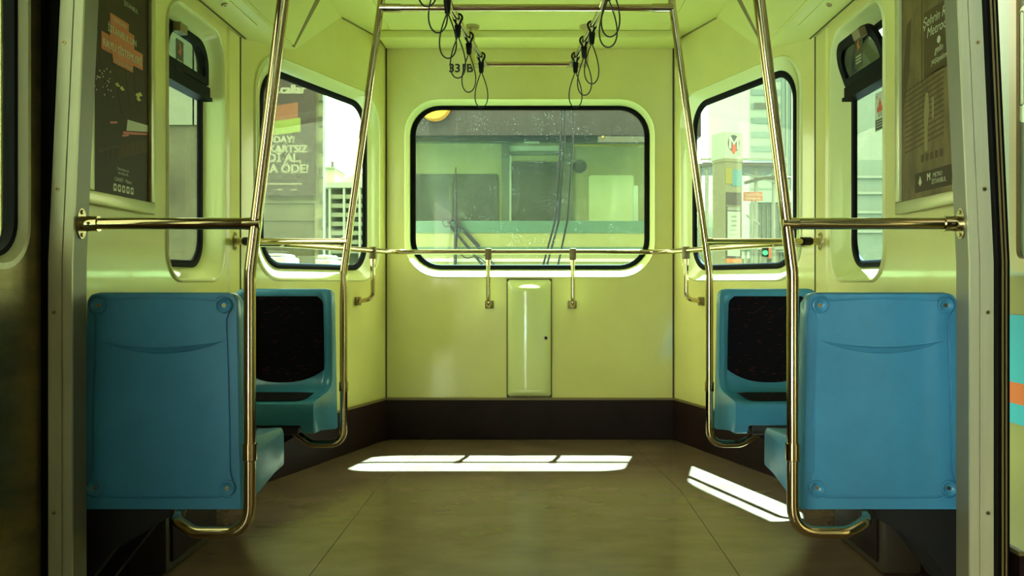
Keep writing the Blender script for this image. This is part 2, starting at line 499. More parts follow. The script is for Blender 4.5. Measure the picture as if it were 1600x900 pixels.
# side walls : from the door post to the angled wall, window beyond the poster
SO = (3.31, 3.905, 1.005, 2.09); SG = (3.365, 3.845, 1.060, 2.045); SP = (3.395, 3.815, 1.09, 2.02)
for k, (s, nm) in enumerate(SIDES):
    fs = fr_side(s)
    struct(holed_wall('wall_' + nm, fs, [(2.285 if s < 0 else 2.70, FZ), (SY, FZ), (SY, CZ), (2.285 if s < 0 else 2.70, CZ)], [rrect(*SO, 0.13)], 0.05, WALL))
    w = window_set('window_%d' % (4 + k), fs, SO, SG, SP, 0.13, 0.12, 0.10, 0.07, PANE)
    # transom bar and opening top light
    slab('transom', fs, [(SG[0], 1.80), (SG[1], 1.80), (SG[1], 1.845), (SG[0], 1.845)], 0.035, 0.085, RUBBER, w)
    slab('transom_lip', fs, [(SG[0], 1.785), (SG[1], 1.785), (SG[1], 1.80), (SG[0], 1.80)], 0.025, 0.085, RUBBER, w)
    # hinged top light : tilts inwards at the top on the right, closed on the left
    tilt = 0.0 if s < 0 else 0.34
    def fh(a, b, c, fs=fs, tilt=tilt):
        # rotate about the transom line (b = 1.845)
        bb = b - 1.845
        return fs(a, 1.845 + bb * math.cos(tilt) + c * math.sin(tilt), 0.055 - bb * math.sin(tilt) + c * math.cos(tilt))
    ol = rrect(3.38, 3.83, 1.85, 2.03, [0.01, 0.01, 0.11, 0.11]); il = rrect(3.415, 3.795, 1.88, 1.995, [0.01, 0.01, 0.085, 0.085])
    ring('hopper_frame', fh, [(ol, 0.0), (ol, -0.02), (il, -0.02), (il, 0.0)], RUBBER, w, smooth=False, close_back=True)
    slab('hopper_pane', fh, il, -0.012, -0.006, SMOKE if s > 0 else PANE, w)
    # latch block
    slab('latch', fh, [(3.45, 1.985), (3.52, 1.985), (3.52, 2.02), (3.45, 2.02)], -0.05, -0.02, BRONZE, w)
    # corner cover between window and angled wall
    struct(mesh('trim_%d' % (1 + k), *sheet([(s * SW, 3.95), (s * (SW - .008), 3.965), (s * (SW - .008), 4.10), (s * SW, 4.115)], FZ, 2.14), WALL))
    # dark joints in the corners
    jx = s * (SW - 0.002)
    struct(box('trim_%d' % (3 + k), jx - .003, jx + .003, SY - .006, SY + .001, 0.30, 2.15, JOINT))
    cx = s * (BW - 0.004)
    struct(box('trim_%d' % (5 + k), cx - .005, cx + .003, BY - .008, BY, 0.03, 2.455, JOINT))
    fa = fr_ang(s)
    struct(slab('trim_%d' % (12 + k), fa, [(0.02, CZ - .006), (0.525, CZ - .006), (0.525, CZ + .002), (0.02, CZ + .002)], -0.0025, 0, KTRIM))
    # kick boards
    kb = struct(slab('baseboard_' + nm, fa, [(0.006, FZ), (AL - .004, FZ), (AL - .004, 0.264), (0.006, 0.264)], -0.014, 0, KICK))
    slab('cap_strip', fa, [(0.006, 0.264), (AL - .004, 0.264), (AL - .004, 0.275), (0.006, 0.275)], -0.016, 0, KTRIM, kb)
    ks = struct(slab('baseboard_side_' + nm, fr_side(s), [(2.36, FZ), (SY, FZ), (SY, 0.264), (2.36, 0.264)], -0.014, 0, KICK))
    slab('cap_strip', fr_side(s), [(2.36, 0.264), (SY, 0.264), (SY, 0.275), (2.36, 0.275)], -0.016, 0, KTRIM, ks)
kb = struct(slab('baseboard_back', fr_back, [(-BW, FZ), (BW, FZ), (BW, 0.262), (-BW, 0.262)], -0.016, 0, KICK))
slab('cap_strip', fr_back, [(-BW, 0.262), (BW, 0.262), (BW, 0.274), (-BW, 0.274)], -0.018, 0, KTRIM, kb)

# ceiling coves along the sides
for k, (s, nm) in enumerate(SIDES):
    cv = sempty('trim_%d' % (7 + k))
    prof = [(1.352, 2.147), (1.335, 2.147), (1.212, 2.195), (1.066, CZ + .004), (1.352, CZ + .004)]
    n = len(prof)
    v = [(s * x, 2.3, z) for x, z in prof] + [(s * x, min(cut_y(x) + .004, BY), z) for x, z in prof]
    f = [tuple(range(n)), tuple(range(n, 2 * n))] + [(i, (i + 1) % n, n + (i + 1) % n, n + i) for i in range(n)]
    mesh('cove', v, f, CEIL, cv)
    # inclined cover panel (proud) with a joint at its end, and the lower light strip panel
    def fp(t, y, d, s=s):   # along the inclined face
        x = 1.212 + (1.066 - 1.212) * t; z = 2.195 + (CZ - 2.195) * t
        nx, nz = -0.902, -0.432
        return (s * (x + nx * d), y, z + nz * d)
    a = [fp(.05, 2.3, 0), fp(.99, 2.3, 0), fp(.99, 4.50, 0), fp(.05, 4.50, 0), fp(.05, 2.3, .006), fp(.99, 2.3, .006), fp(.99, 4.50, .006), fp(.05, 4.50, .006)]
    q = [(0, 1, 2, 3), (4, 5, 6, 7), (0, 1, 5, 4), (1, 2, 6, 5), (2, 3, 7, 6), (3, 0, 4, 7)]
    mesh('cover_panel', a, q, CEIL, cv)
    a = [fp(.03, 4.495, 0), fp(1, 4.495, 0), fp(1, 4.56, 0), fp(.03, 4.515, 0), fp(.03, 4.495, .0075), fp(1, 4.495, .0075), fp(1, 4.56, .0075), fp(.03, 4.515, .0075)]
    mesh('joint', a, q, KTRIM, cv)
    def fl(t, y, d, s=s):
        x = 1.335 + (1.212 - 1.335) * t; z = 2.147 + (2.195 - 2.147) * t
        return (s * (x - 0.363 * d), y, z - 0.932 * d)
    a = [fl(.12, 2.3, 0), fl(.72, 2.3, 0), fl(.72, 4.05, 0), fl(.12, 4.05, 0), fl(.12, 2.3, .006), fl(.72, 2.3, .006), fl(.72, 4.05, .006), fl(.12, 4.05, .006)]
    mesh('strip_panel', a, q, CEIL, cv)
    a = [fl(-.01, 2.3, 0), fl(.04, 2.3, 0), fl(.04, 4.16, 0), fl(-.01, 4.16, 0), fl(-.01, 2.3, .002), fl(.04, 2.3, .002), fl(.04, 4.16, .002), fl(-.01, 4.16, .002)]
    mesh('joint', a, q, JOINT, cv)
    for y in (3.70, 2.7):
        p0 = Vector(fl(.5, y, .004)); p1 = Vector(fl(.5, y, .012))
        cyl('screw', p0, p1, 0.013, SCREW, cv, n=14)
        cyl('screw_slot', p1 - Vector((0, 0.0, 0.0)), Vector(fl(.5, y, .013)), 0.005, JOINT, cv, n=8)
    a = [fl(.62, 3.18, .004), fl(1.12, 3.18, .004), fl(1.12, 3.36, .004), fl(.62, 3.36, .004), fl(.62, 3.18, .010), fl(1.12, 3.18, .010), fl(1.12, 3.36, .010), fl(.62, 3.36, .010)]
    mesh('speaker_grille', a, q, RUBBER, cv)

# door posts
for k, (s, nm) in enumerate(SIDES):
    dp = sempty('trim_%d' % (9 + k))
    def post(name, x0, x1, y0, y1, m):
        # leans inwards slightly above z = 1.05, cross-section x0..x1, y0..y1 (absolute values of x)
        zs = [(FZ, 0.0), (1.05, 0.0), (1.75, 0.032), (CZ + .0, 0.075)]
        v = []; f = []
        for z, l in zs:
            v += [(s * (x0 - l), y0, z), (s * (x1 - l), y0, z), (s * (x1 - l), y1, z), (s * (x0 - l), y1, z)]
        for i in range(len(zs) - 1):
            for j in range(4):
                f.append((i * 4 + j, i * 4 + (j + 1) % 4, i * 4 + 4 + (j + 1) % 4, i * 4 + 4 + j))
        f += [(0, 1, 2, 3), (12, 13, 14, 15)]
        return mesh(name, v, f, m, dp)
    post('return_face', 1.166, 1.36 if s < 0 else 1.262, 2.292, 2.36, RETURN)
    post('inner_strip', 1.166, 1.1895, 2.284, 2.292, ALU)
    post('outer_strip', 1.1915, 1.226, 2.282, 2.292, ALU)
    post('groove', 1.1895, 1.1915, 2.289, 2.2925, JOINT)
    post('door_seal', 1.2275, 1.250 if s < 0 else 1.257, 2.276 if s < 0 else 2.262, 2.30, RUBBER)
    if s > 0:
        post('seal_rib', 1.236, 1.240, 2.259, 2.263, KTRIM)
        post('seal_rib', 1.246, 1.249, 2.259, 2.263, KTRIM)
    for z in (0.40, 0.92, 1.24, 1.62, 2.0):
        l = 0 if z < 1.05 else (z - 1.05) * .046
        x = s * (1.2105 - l)
        cyl('screw', (x, 2.2825, z), (x, 2.2795, z), 0.0055, SCREW, dp, n=10)
        cyl('screw_slot', (x, 2.2796, z), (x, 2.2790, z), 0.0022, JOINT, dp, n=6)
    if s > 0:
        mesh('pocket_panel', *sheet([(1.25, 2.355), (1.25, 2.365), (1.352, 2.705), (1.37, 2.705)], FZ, 2.15), ALU, dp)
    # wall above / behind the door opening
    for (y0, y1, z0, z1) in ((REAR, 2.3, 2.14, CZ),):
        box('door_header', s * 1.19, s * 1.40, y0, y1, z0, z1, ALU, dp)

for s in (-1,):
    struct(box('trim_11', s * 1.2265, s * 1.32, 2.2765, 2.30, FZ, 2.14, RUBBER))
# left door : closed leaf with a window
fd = frame3((-1.240, 0, 0), (0, 1, 0), (-1, 0, 0))
d1 = sempty('door_1')
for (ya, yb_) in ((1.622, 2.274), (0.965, 1.616)):
    wo = rrect(ya + .10, yb_ - .056, 1.030, 2.0, 0.11); wm = rrect(ya + .112, yb_ - .068, 1.045, 1.985, .10)
    wp_ = rrect(ya + .125, yb_ - .084, 1.060, 1.97, 0.09); wg = rrect(ya + .137, yb_ - .096, 1.072, 1.958, .08)
    lf = holed_wall('leaf', fd, [(ya, FZ + .01), (yb_, FZ + .01), (yb_, 2.14), (ya, 2.14)], [wo], 0.045, LEAF, d1)
    ring('window_frame', fd, [(wo, 0.04), (wo, -0.006), (wm, -.006), (wp_, 0.012), (wp_, 0.04)], ALU, lf, close_back=True)
    ring('gasket', fd, [(wp_, 0.04), (wp_, 0.010), (wg, .012), (wg, .04)], RUBBER, lf, close_back=True)
    slab('pane', fd, wp_, 0.026, 0.032, DOORGLASS, lf)
box('leading_edge_seal', -1.262, -1.238, 1.6165, 1.6215, FZ + .01, 2.14, RUBBER, d1)

# the car behind the camera : unseen; left opened wide to light the right seat, right side closed
FARWALL = mat('rear_lining', (0.07, 0.055, 0.028), 0.4, metal=.3)  # unseen lining, kept dark so little light reaches the left seat
DARKREAR = mat('dark_rear_wall', (0.03, 0.026, 0.02), 0.8)  # plain unseen end wall, darkened against bounce light
struct(box('wall_rear', -1.45, 1.45, REAR - .06, REAR, FZ, CZ, DARKREAR))
for s, nm, spans in ((-1, 'left', ((REAR, -4.2), (-0.35, 0.96))), (1, 'right', ((REAR, 0.75),))):
    wl = sempty('wall_rear_' + nm)
    for y0, y1 in spans:
        box('lining', s * 1.30, s * 1.37, y0, y1, FZ, 2.14, FARWALL, wl)
# right door : unseen leaf, added part way across to cut light from the right
d2 = sempty('door_2')
fd2 = frame3((1.262, 0, 0), (0, 1, 0), (1, 0, 0))
rw = rrect(0.95, 1.60, 1.03, 2.0, .12)
holed_wall('leaf', fd2, [(0.77, FZ + .01), (1.80, FZ + .01), (1.80, 2.14), (0.77, 2.14)], [rw], .035, LEAF, d2)
slab('pane', fd2, rw, .012, .018, DOORGLASS, d2)

# ------------------------------------------------------------------ number on the back wall, locker, handrail
num = text_mesh('number_decal', '331B', fr_back, PX(701, 5.495), PZ(112.5, 5.495), 0.074, -0.0030, INK_BLACK, bold=0.0022)
tag(num, 'black number 331B printed on the cream back wall above the window', 'number')

lk = thing('wall_locker', 'narrow bulging cream locker door on the back wall under the window', 'locker', (-0.005, 5.45, 0.28))
lx0, lx1, lz0, lz1 = PX(793, 5.48), PX(861, 5.48), PZ(620, 5.48), PZ(437, 5.48)
box('frame_gap', lx0 - .006, lx1 + .006, 5.494, 5.4995, lz0 - .006, lz1 + .006, JOINT, lk)
NX, NZ = 22, 60
v = []; f = []
for i in range(NZ + 1):
    tz = i / NZ
    z = lz0 + (lz1 - lz0) * tz
    for j in range(NX + 1):
        tx = -1 + 2 * j / NX
        ex = 1 - abs(tx) ** 10
        ez = (1 - (2 * tz - 1) ** 30)
        rp = min(1.0, (1 - tz) / .085)
        bulge = 0.008 * min(1, ex + .02) * ez + 0.042 * max(0, 1 - tx * tx) ** .75 * (rp * rp * (3 - 2 * rp) * .5 + rp * .5) * ez
        hwid = (lx1 - lx0) / 2
        x = (lx0 + lx1) / 2 + tx * hwid
        # rounded corners
        zz = z
        if abs(tx) > .88:
            c = (abs(tx) - .88) / .12 * .014
            c = .014 - math.sqrt(max(0, .014 ** 2 - c * c))
            if tz > .9: zz = min(z, lz1 - c)
            if tz < .1: zz = max(z, lz0 + c)
        v.append((x, 5.494 - bulge, zz))
for i in range(NZ):
    for j in range(NX):
        a = i * (NX + 1) + j
        f.append((a, a + 1, a + NX + 2, a + NX + 1))
edge = [j for j in range(NX + 1)] + [(i + 1) * (NX + 1) + NX for i in range(NZ)] + [NZ * (NX + 1) + j for j in range(NX - 1, -1, -1)] + [i * (NX + 1) for i in range(NZ - 1, 0, -1)]
bn = len(v)
for e in edge: v.append((v[e][0], 5.4985, v[e][2]))
for i in range(len(edge)):
    j = (i + 1) % len(edge)
    f.append((edge[i], edge[j], bn + j, bn + i))
mesh('door', v, f, SURR, lk, smooth=True, auto=60)
cyl('lock', (PX(853, 5.46), 5.475, PZ(528, 5.46)), (PX(853, 5.46), 5.458, PZ(528, 5.46)), 0.015, STEELD, lk, n=16)
cyl('keyhole', (PX(853, 5.46), 5.4585, PZ(528, 5.46)), (PX(853, 5.46), 5.4572, PZ(528, 5.46)), 0.009, RUBBER, lk, n=8)

hr = thing('back_handrail', 'long bent steel handrail under the rear windows along the end wall', 'handrail', (0, 5.45, 0.85))
HZ = 1.182
ao = 0.105
def apt(s, t, off, z): return fr_ang(s)(t, z, -off)
pl = [apt(-1, 1.30, 0.004, HZ), apt(-1, 1.24, ao, HZ), apt(-1, 0.0, ao, HZ)]
# meet the back line
yb = BY - 0.12
def corner(s):
    p = apt(s, 0, ao, HZ); q = apt(s, 1, ao, HZ)
    d = q - p
    t = (yb - p.y) / d.y
    return p + d * t
pts = [apt(-1, 1.36, 0.0, HZ), apt(-1, 1.27, ao, HZ), corner(-1), corner(1), apt(1, 1.27, ao, HZ), apt(1, 1.36, 0.0, HZ)]
tube('rail', pts, 0.0148, CHROME, hr, n=16, r=[.06, .18, .18, .06])
for px in (763, 895):
    x = PX(px, yb)
    tube('leg', [(x, yb, HZ - .02), (x, yb, 0.86), (x, BY - .012, 0.848)], 0.0135, CHROME, hr, n=14, r=0.05)
    box('clamp', x - .020, x + .020, yb - .018, yb + .018, HZ - .050, HZ + .021, BRONZE, hr, bev=0.004)
    zz = PZ(476, BY)
    box('wall_plate', x - .027, x + .027, BY - .014, BY - .001, zz - .024, zz + .026, BRONZE, hr, bev=0.004)
for s in (-1, 1):
    t = 0.36
    p = apt(s, t, ao, HZ)
    tube('leg', [p + Vector((0, 0, -.02)), apt(s, t, ao, 0.90), apt(s, t, 0.012, 0.885)], 0.0135, CHROME, hr, n=14, r=0.06)
    box('clamp', p.x - .02, p.x + .02, p.y - .02, p.y + .02, HZ - .05, HZ + .021, BRONZE, hr, bev=0.004)
    slab('wall_plate', fr_ang(s), rrect(t - .027, t + .027, .860, .910, .006), -0.014, -0.001, BRONZE, hr)

# ------------------------------------------------------------------ grab poles with wall rails
TR = 0.0158
def flange(parent, p, nrm, r=0.032, tall=1.5):
    n = Vector(nrm).normalized()
    u = Vector((0, 0, 1)); w = n.cross(u).normalized()
    verts = []; faces = []
    N = 24
    for d in (0.0, 0.006):
        for k in range(N):
            a = 2 * PI * k / N
            verts.append(Vector(p) + n * d + u * math.sin(a) * r * tall + w * math.cos(a) * r * .8)
    faces = [tuple(range(N)), tuple(range(N, 2 * N))] + [(k, (k + 1) % N, N + (k + 1) % N, N + k) for k in range(N)]
    fl_ = mesh('flange', verts, faces, STEELD, parent)
    for sg in (-1, 1):
        c = Vector(p) + n * .006 + u * sg * r * tall * .74
        cyl('screw', c, c + n * .004, 0.006, SCREW, fl_, n=8)
for s, nm in SIDES:
    gp = thing('grab_pole', 'steel grab pole with wall rail beside the %s seat back nearest the camera' % ('dark left' if s < 0 else 'bright right'), 'grab pole', (s * .72, 2.33, 0.32))
    Y = 2.33
    tube('pole', [(s * .538, Y, CZ - .004), (s * .719, Y, 1.02), (s * .719, Y, 0.336), (s * .865, Y, 0.336), (s * .925, Y + .030, 0.358), (s * .962, Y + .15, 0.356)], TR, CHROME, gp, n=20, r=[.25, .085, .07, .05])
    cyl('ceiling_flange', (s * .538, Y, CZ - .001), (s * .5395, Y, CZ - .012), 0.045, STEELD, gp)
    cyl('collar', (s * .719, Y, .572), (s * .719, Y, .528), TR + .0035, CHROME, gp)
    cyl('collar_joint', (s * .719, Y, .5285), (s * .719, Y, .5265), TR + .0036, JOINT, gp)
    zr = PZ(349.5, Y)
    tube('wall_rail', [(s * .703, Y, zr), (s * 1.158, Y, zr)], TR - .0005, CHROME, gp, n=18)
    cyl('weld_saddle', (s * .690, Y, zr), (s * .735, Y, zr), TR + .0022, CHROME, gp, r1=TR - .0002)
    cyl('rail_sleeve', (s * 1.118, Y, zr), (s * 1.158, Y, zr), TR + .0045, CHROME, gp)
    cyl('sleeve_screw', (s * 1.136, Y - TR - .003, zr), (s * 1.136, Y - TR - .0065, zr), 0.004, JOINT, gp, n=8)
    flange(gp, (s * 1.165, Y - .006, zr), (-s, 0, 0), r=0.030, tall=1.35)
for s, nm in SIDES:
    gp = thing('grab_pole', 'steel grab pole beside the far %s seat, rail running to the wall' % nm, 'grab pole', (s * .748, 3.6, 0.32))
    Y = 3.6
    tube('pole', [(s * .545, Y, CZ - .004), (s * .748, Y, 1.04), (s * .748, Y, 0.336), (s * .880, Y, 0.336), (s * .950, Y, 0.385), (s * 1.0, Y, .43)], TR - .0005, CHROME, gp, n=18, r=[.25, .085, .07, .05])
    cyl('ceiling_flange', (s * .545, Y, CZ - .001), (s * .546, Y, CZ - .012), 0.045, STEELD, gp)
    cyl('collar', (s * .748, Y, .590), (s * .748, Y, .552), TR + .003, CHROME, gp)
    a = Vector((s * .733, Y, 1.163)); b = Vector((s * (SW - .012), 4.03, 1.185))
    d = (b - a).normalized()
    tube('wall_rail', [a, b - d * .06], TR - .002, CHROME, gp, n=16)
    cyl('weld_saddle', a - d * .01, a + d * .03, TR + .001, CHROME, gp)
    cyl('rail_coupling', b - d * .13, b - d * .07, TR + .003, BLACKP, gp)
    cyl('rail_stub', b - d * .07, b - d * .004, TR, STEELD, gp)
    flange(gp, (s * (SW - .009), b.y, b.z), (-s, 0, 0), r=0.030, tall=1.4)

# ------------------------------------------------------------------ overhead rails
oh = thing('overhead_rail', 'steel overhead rail frame with straps hanging from the ceiling', 'handrail', (0, 4.0, 2.5))
OZ = 2.12; ORr = 0.0145
OPTS = [(0.31, -2.0), (0.31, 3.6), (0.224, 4.53)]
for s, nm in SIDES:
    tube('long_rail', [(s * OPTS[0][0], OPTS[0][1], OZ), (s * OPTS[1][0], OPTS[1][1], OZ), (s * OPTS[2][0], OPTS[2][1], OZ)], ORr, CHROME, oh, n=16, r=.3)
    tube('hanger', [(s * .335, 5.16, CZ - .002), (s * .335, 5.16, 2.265), (s * .224, 4.53, OZ)], 0.0135, STEELD, oh, n=14, r=.12)
    cyl('hanger_flange', (s * .335, 5.16, CZ - .001), (s * .335, 5.16, CZ - .012), 0.042, STEELD, oh)
    for y in (1.6, -0.6):
        tube('hanger', [(s * .31, y, CZ - .002), (s * .31, y, OZ)], 0.0135, STEELD, oh, n=12)
    cyl('bar_sleeve', (s * .60, 3.6, OZ), (s * .515, 3.6, OZ), ORr + .003, CHROME, oh)
    # gusset at the end corner
    mesh('corner_gusset', *sheet([(s * .236, 4.47), (s * .196, 4.545), (s * .236, 4.545)], OZ - .013, OZ + .0), STEELD, oh)
cyl('cross_bar', (-.585, 3.6, OZ), (.585, 3.6, OZ), ORr, CHROME, oh)
cyl('end_bar', (-.228, 4.53, OZ), (.228, 4.53, OZ), ORr - .002, CHROME, oh)

def rail_x(y):
    if y <= 3.6: return .31
    return .31 + (.224 - .31) * (y - 3.6) / .93
def make_strap():
    r = thing('hanging_strap', '', 'strap', (0, 0, 0), 'cord straps on the overhead rail', worldkids=False)
    # clip : hook over the rail
    pts = [(0.012 + 0.0 * k, 0.0, 0.0) for k in range(1)]
    pts = []
    for k in range(15):
        a = math.radians(-50 + 280 * k / 14)
        pts.append((math.cos(a) * (ORr + .004), 0, math.sin(a) * (ORr + .004)))
    pts = [(0.005, 0, -.030)] + pts + [(-0.005, 0, -.030)]
    v, f = tube_geo(pts, 0.0048, 8)
    mesh('clip', v, f, BLACKP, r, smooth=True)
    bm = bmesh.new(); add_box(bm, -.0135, .0135, -.008, .008, -.082, -.030, .003)
    for vv in bm.verts:
        t = (vv.co.z + .082) / .052
        vv.co.x *= .72 + .36 * t
    bobj('sleeve', bm, BLACKP, r, smooth=True)
    loop = []
    N = 36
    for k in range(N):
        t = 2 * PI * k / N
        # teardrop, apex up at z=-.075, bottom z=-.255
        zz = -0.165 + 0.090 * math.cos(t)
        ww = 0.036 * math.sin(t) * math.sin(t / 2) ** 1.15 * 1.22
        loop.append((ww, 0, zz))
    v, f = tube_geo(loop, 0.0028, 8, closed=True)
    mesh('loop', v, f, CORD, r, smooth=True)
    return r
strap0 = make_strap()
STRAPS = [(-1, 4.375, 'left'), (-1, 4.02, ''), (-1, 3.74, ''), (-1, 3.41, ''), (-1, 3.06, ''), (-1, 2.77, ''),
          (1, 4.375, ''), (1, 4.087, ''), (1, 3.85, ''), (1, 3.25, ''), (1, 3.11, '')]
ORD = ['first', 'second', 'third', 'fourth', 'fifth', 'sixth']
cnt = {-1: 0, 1: 0}
for i, (s, y, _) in enumerate(STRAPS):
    if i == 0:
        o = strap0; kids = list(strap0.children)
    else:
        o = strap0.copy(); C.objects.link(o)
        for ch in strap0.children:
            c = ch.copy(); C.objects.link(c); c.parent = o
    o.location = (s * rail_x(y) - s * 0.004, y, OZ)
    o.rotation_euler = (0, random.uniform(-.02, .02), random.uniform(-.25, .25))
    o['label'] = 'black cord strap on the %s overhead rail, %s from the rear end' % ('left' if s < 0 else 'right', ORD[cnt[s]])
    cnt[s] += 1

# ------------------------------------------------------------------ seats
def seat_sections():
    """profile points in (y, z): back up, over the top, down the front, over the pan, lip and underside"""
    us = [-1.0, -0.985, -0.95, -0.91, -0.87, -0.83, -0.79, -0.76, -0.4, 0, 0.4, 0.76, 0.79, 0.83, 0.87, 0.91, 0.95, 0.985, 1.0]
    rows = []
    for u in us:
        au = abs(u)
        rim = max(0, min(1, (au - .77) / .15))        # bolster at the sides
        rim = rim * rim * (3 - 2 * rim)
        flap = 1.0 if au > .775 else 0.0
        e = 0.006 if au > .99 else 0.0
        cz = 0.97
        P = []
        P += [(0.0 + e, 0.374), (0.0 + e, 0.50), (0.0 + e, 0.70), (0.0 + e, 0.90), (0.0 + e, 0.950), (0.003 + e, 0.964), (0.012, cz - e * .5)]
        P += [(0.032, cz - e * .5), (0.043 - e, 0.962)]
        P += [(0.050 - e + .006 * rim, 0.94), (0.050 + .010 * rim - .012 * (1 - rim) - e, 0.90), (0.052 + .012 * rim - .016 * (1 - rim) - e, 0.78), (0.058 + .012 * rim - .016 * (1 - rim) - e, 0.66)]
        P += [(0.070 + .012 * rim - .012 * (1 - rim) - e, 0.595 + .004 * rim), (0.098 + .010 * rim - e, 0.556 + .006 * rim - e), (0.16, 0.540 + .008 * rim - e), (0.30, 0.532 + .008 * rim - e), (0.375, 0.534 + .002 * rim - e)]
        P += [(0.395 - e, 0.527 - e), (0.402 - e, 0.512), (0.404 - e, 0.480), (0.404 - e, 0.449 - .030 * flap), (0.396 - e, 0.444 - .030 * flap)]
        P += [(0.30, 0.444 - .034 * flap), (0.16, 0.440 - .05 * flap), (0.05, 0.42 - .046 * flap), (0.03, 0.374)]
        rows.append((u, P))
    return rows
def hw_at(y, z):
    h = 0.2085 + 0.012 * max(0, min(1, (0.97 - z) / 0.6))
    if z > 0.938:
        d = min(1, (z - 0.938) / 0.032)
        h -= 0.032 * (1 - math.sqrt(max(0, 1 - d * d)))
    if y > .05 and z < .6: h = 0.2195
    return h
def make_seat():
    r = thing('passenger_seat', '', 'seat', (0, 0, 0), worldkids=False)
    rows = seat_sections()
    n = len(rows[0][1])
    v = []; f = []
    for u, P in rows:
        for (y, z) in P: v.append((u * hw_at(y, z), y, z))
    for i in range(len(rows) - 1):
        for k in range(n):
            k2 = (k + 1) % n
            f.append((i * n + k, i * n + k2, (i + 1) * n + k2, (i + 1) * n + k))
    # side caps as fans (triangulated strips between front and back chains)
    from mathutils.geometry import tessellate_polygon
    for i in (0, len(rows) - 1):
        for tri in tessellate_polygon([[Vector((y, z, 0)) for y, z in rows[i][1]]]):
            f.append(tuple(i * n + k for k in tri))
    bm = bmesh.new()
    vs = [bm.verts.new(p) for p in v]
    for q in f:
        if len(set(q)) > 2: bm.faces.new([vs[a] for a in q])
    bobj('shell', bm, BLUE, r, smooth=True, auto=42)
    # dark rim joint between back cover and shell
        # back cover : proud plate with an outline that swells round the four bosses
    bos = [(-0.172, 0.935), (0.172, 0.935), (0.181, 0.434), (-0.181, 0.434)]
    x0, x1, z0, z1 = -0.190, 0.190, 0.410, 0.955
    out = []
    def arc(cx, cz, r_, a0, a1, n_=9):
        return [(cx + math.cos(math.radians(a0 + (a1 - a0) * k / n_)) * r_, cz + math.sin(math.radians(a0 + (a1 - a0) * k / n_)) * r_) for k in range(n_ + 1)]
    R = 0.026
    out += [(-0.150, 0.4085)] + [(0.150 * t, 0.4075 + .0005 * t * t) for t in (-.5, 0, .5)] + [(0.150, 0.4085)]
    out += arc(0.181, 0.434, R, 235, 410)
    out += [(0.191, .48), (0.189, .62), (0.184, .80), (0.180, .895)]
    out += arc(0.172, 0.935, R, -55, 145)
    out += [(0.13, .9505), (0.06, .955), (0, .9565), (-0.06, .955), (-0.13, .9505)]
    out += arc(-0.172, 0.935, R, 35, 235)
    out += [(-0.180, .895), (-0.184, .80), (-0.189, .62), (-0.191, .48)]
    out += arc(-0.181, 0.434, R, 130, 305)
    cxm = sum(p[0] for p in out) / len(out); czm = sum(p[1] for p in out) / len(out)
    def inset(lp_, d):
        m_ = len(lp_); res = []
        for i in range(m_):
            a = Vector(lp_[i - 1]); b = Vector(lp_[(i + 1) % m_])
            t = (b - a).normalized()
            res.append((lp_[i][0] - t.y * d, lp_[i][1] + t.x * d))
        return res
    i0 = inset(out, .0030); i1 = inset(out, .0042); og = inset(out, -.0022)
    fb = frame3((0, 0, 0), (1, 0, 0), (0, -1, 0))
    bm = bmesh.new()
    L = []
    for lp_, d in ((i0, -0.001), (i0, 0.0045), (i1, 0.0058)):
        L.append([bm.verts.new(fb(a, b, d)) for a, b in lp_])
    for q in range(2):
        for i in range(len(out)):
            j = (i + 1) % len(out)
            bm.faces.new((L[q][i], L[q][j], L[q + 1][j], L[q + 1][i]))
    bmesh.ops.triangle_fill(bm, use_beauty=True, edges=[bm.edges.get((L[2][i], L[2][(i + 1) % len(out)])) for i in range(len(out))])
    bobj('back_panel', bm, BLUE, r, smooth=True, auto=25)
    ol = [(-hw_at(0, z) + .0045, z) for z in (0.3765, .5, .7, .9, .938, .948, .956, .962, .965)]
    ol = [(-x_, z_) for x_, z_ in ol] + [(x_, z_) for x_, z_ in reversed(ol)]
    holed_wall('back_rim', fb, ol, [og], .0052, BLUE, r)
    # bosses : dished rings with a screw each
    for (bx, bz) in bos:
        prof = [(0.0225, 0.000), (0.0212, 0.0085), (0.0190, 0.0092), (0.0125, 0.0030), (0.0085, 0.0006), (0.0, 0.0005)]
        v = []; f = []
        N = 22
        for (rd, d) in prof[:-1]:
            for k in range(N):
                a = 2 * PI * k / N
                v.append((bx + math.cos(a) * rd, -d - .0055, bz + math.sin(a) * rd))
        for q in range(len(prof) - 2):
            for k in range(N):
                k2 = (k + 1) % N
                f.append((q * N + k, q * N + k2, (q + 1) * N + k2, (q + 1) * N + k))
        f.append(tuple((len(prof) - 2) * N + k for k in range(N)))
        b = mesh('boss', v, f, BLUE, r, smooth=True, auto=60)
        cyl('screw', (bx, -.0058, bz), (bx, -.0092, bz), 0.0052, SCREW, b, n=12)
        cyl('screw_socket', (bx, -.0091, bz), (bx, -.0096, bz), 0.0024, JOINT, b, n=6)
    # curved grip ridge
    v = []; f = []
    N = 28
    for k in range(N + 1):
        t = -1 + 2 * k / N
        x = t * 0.168
        z = 0.815 + 0.022 * t * t
        w = 0.0095 * (1 - abs(t) ** 2.2) + 0.0008
        h = 0.011 * (1 - abs(t) ** 3) + 0.0006
        v += [(x, -.0050, z + w * .55), (x, -h - .0055, z + w * .4), (x, -h * .35 - .0055, z - w), (x, -.0050, z - w * 1.2)]
    for k in range(N):
        for q in range(3):
            f.append((k * 4 + q, k * 4 + q + 1, k * 4 + q + 5, k * 4 + q + 4))
    mesh('grip_ridge', v, f, BLUE, r, smooth=True, auto=35)
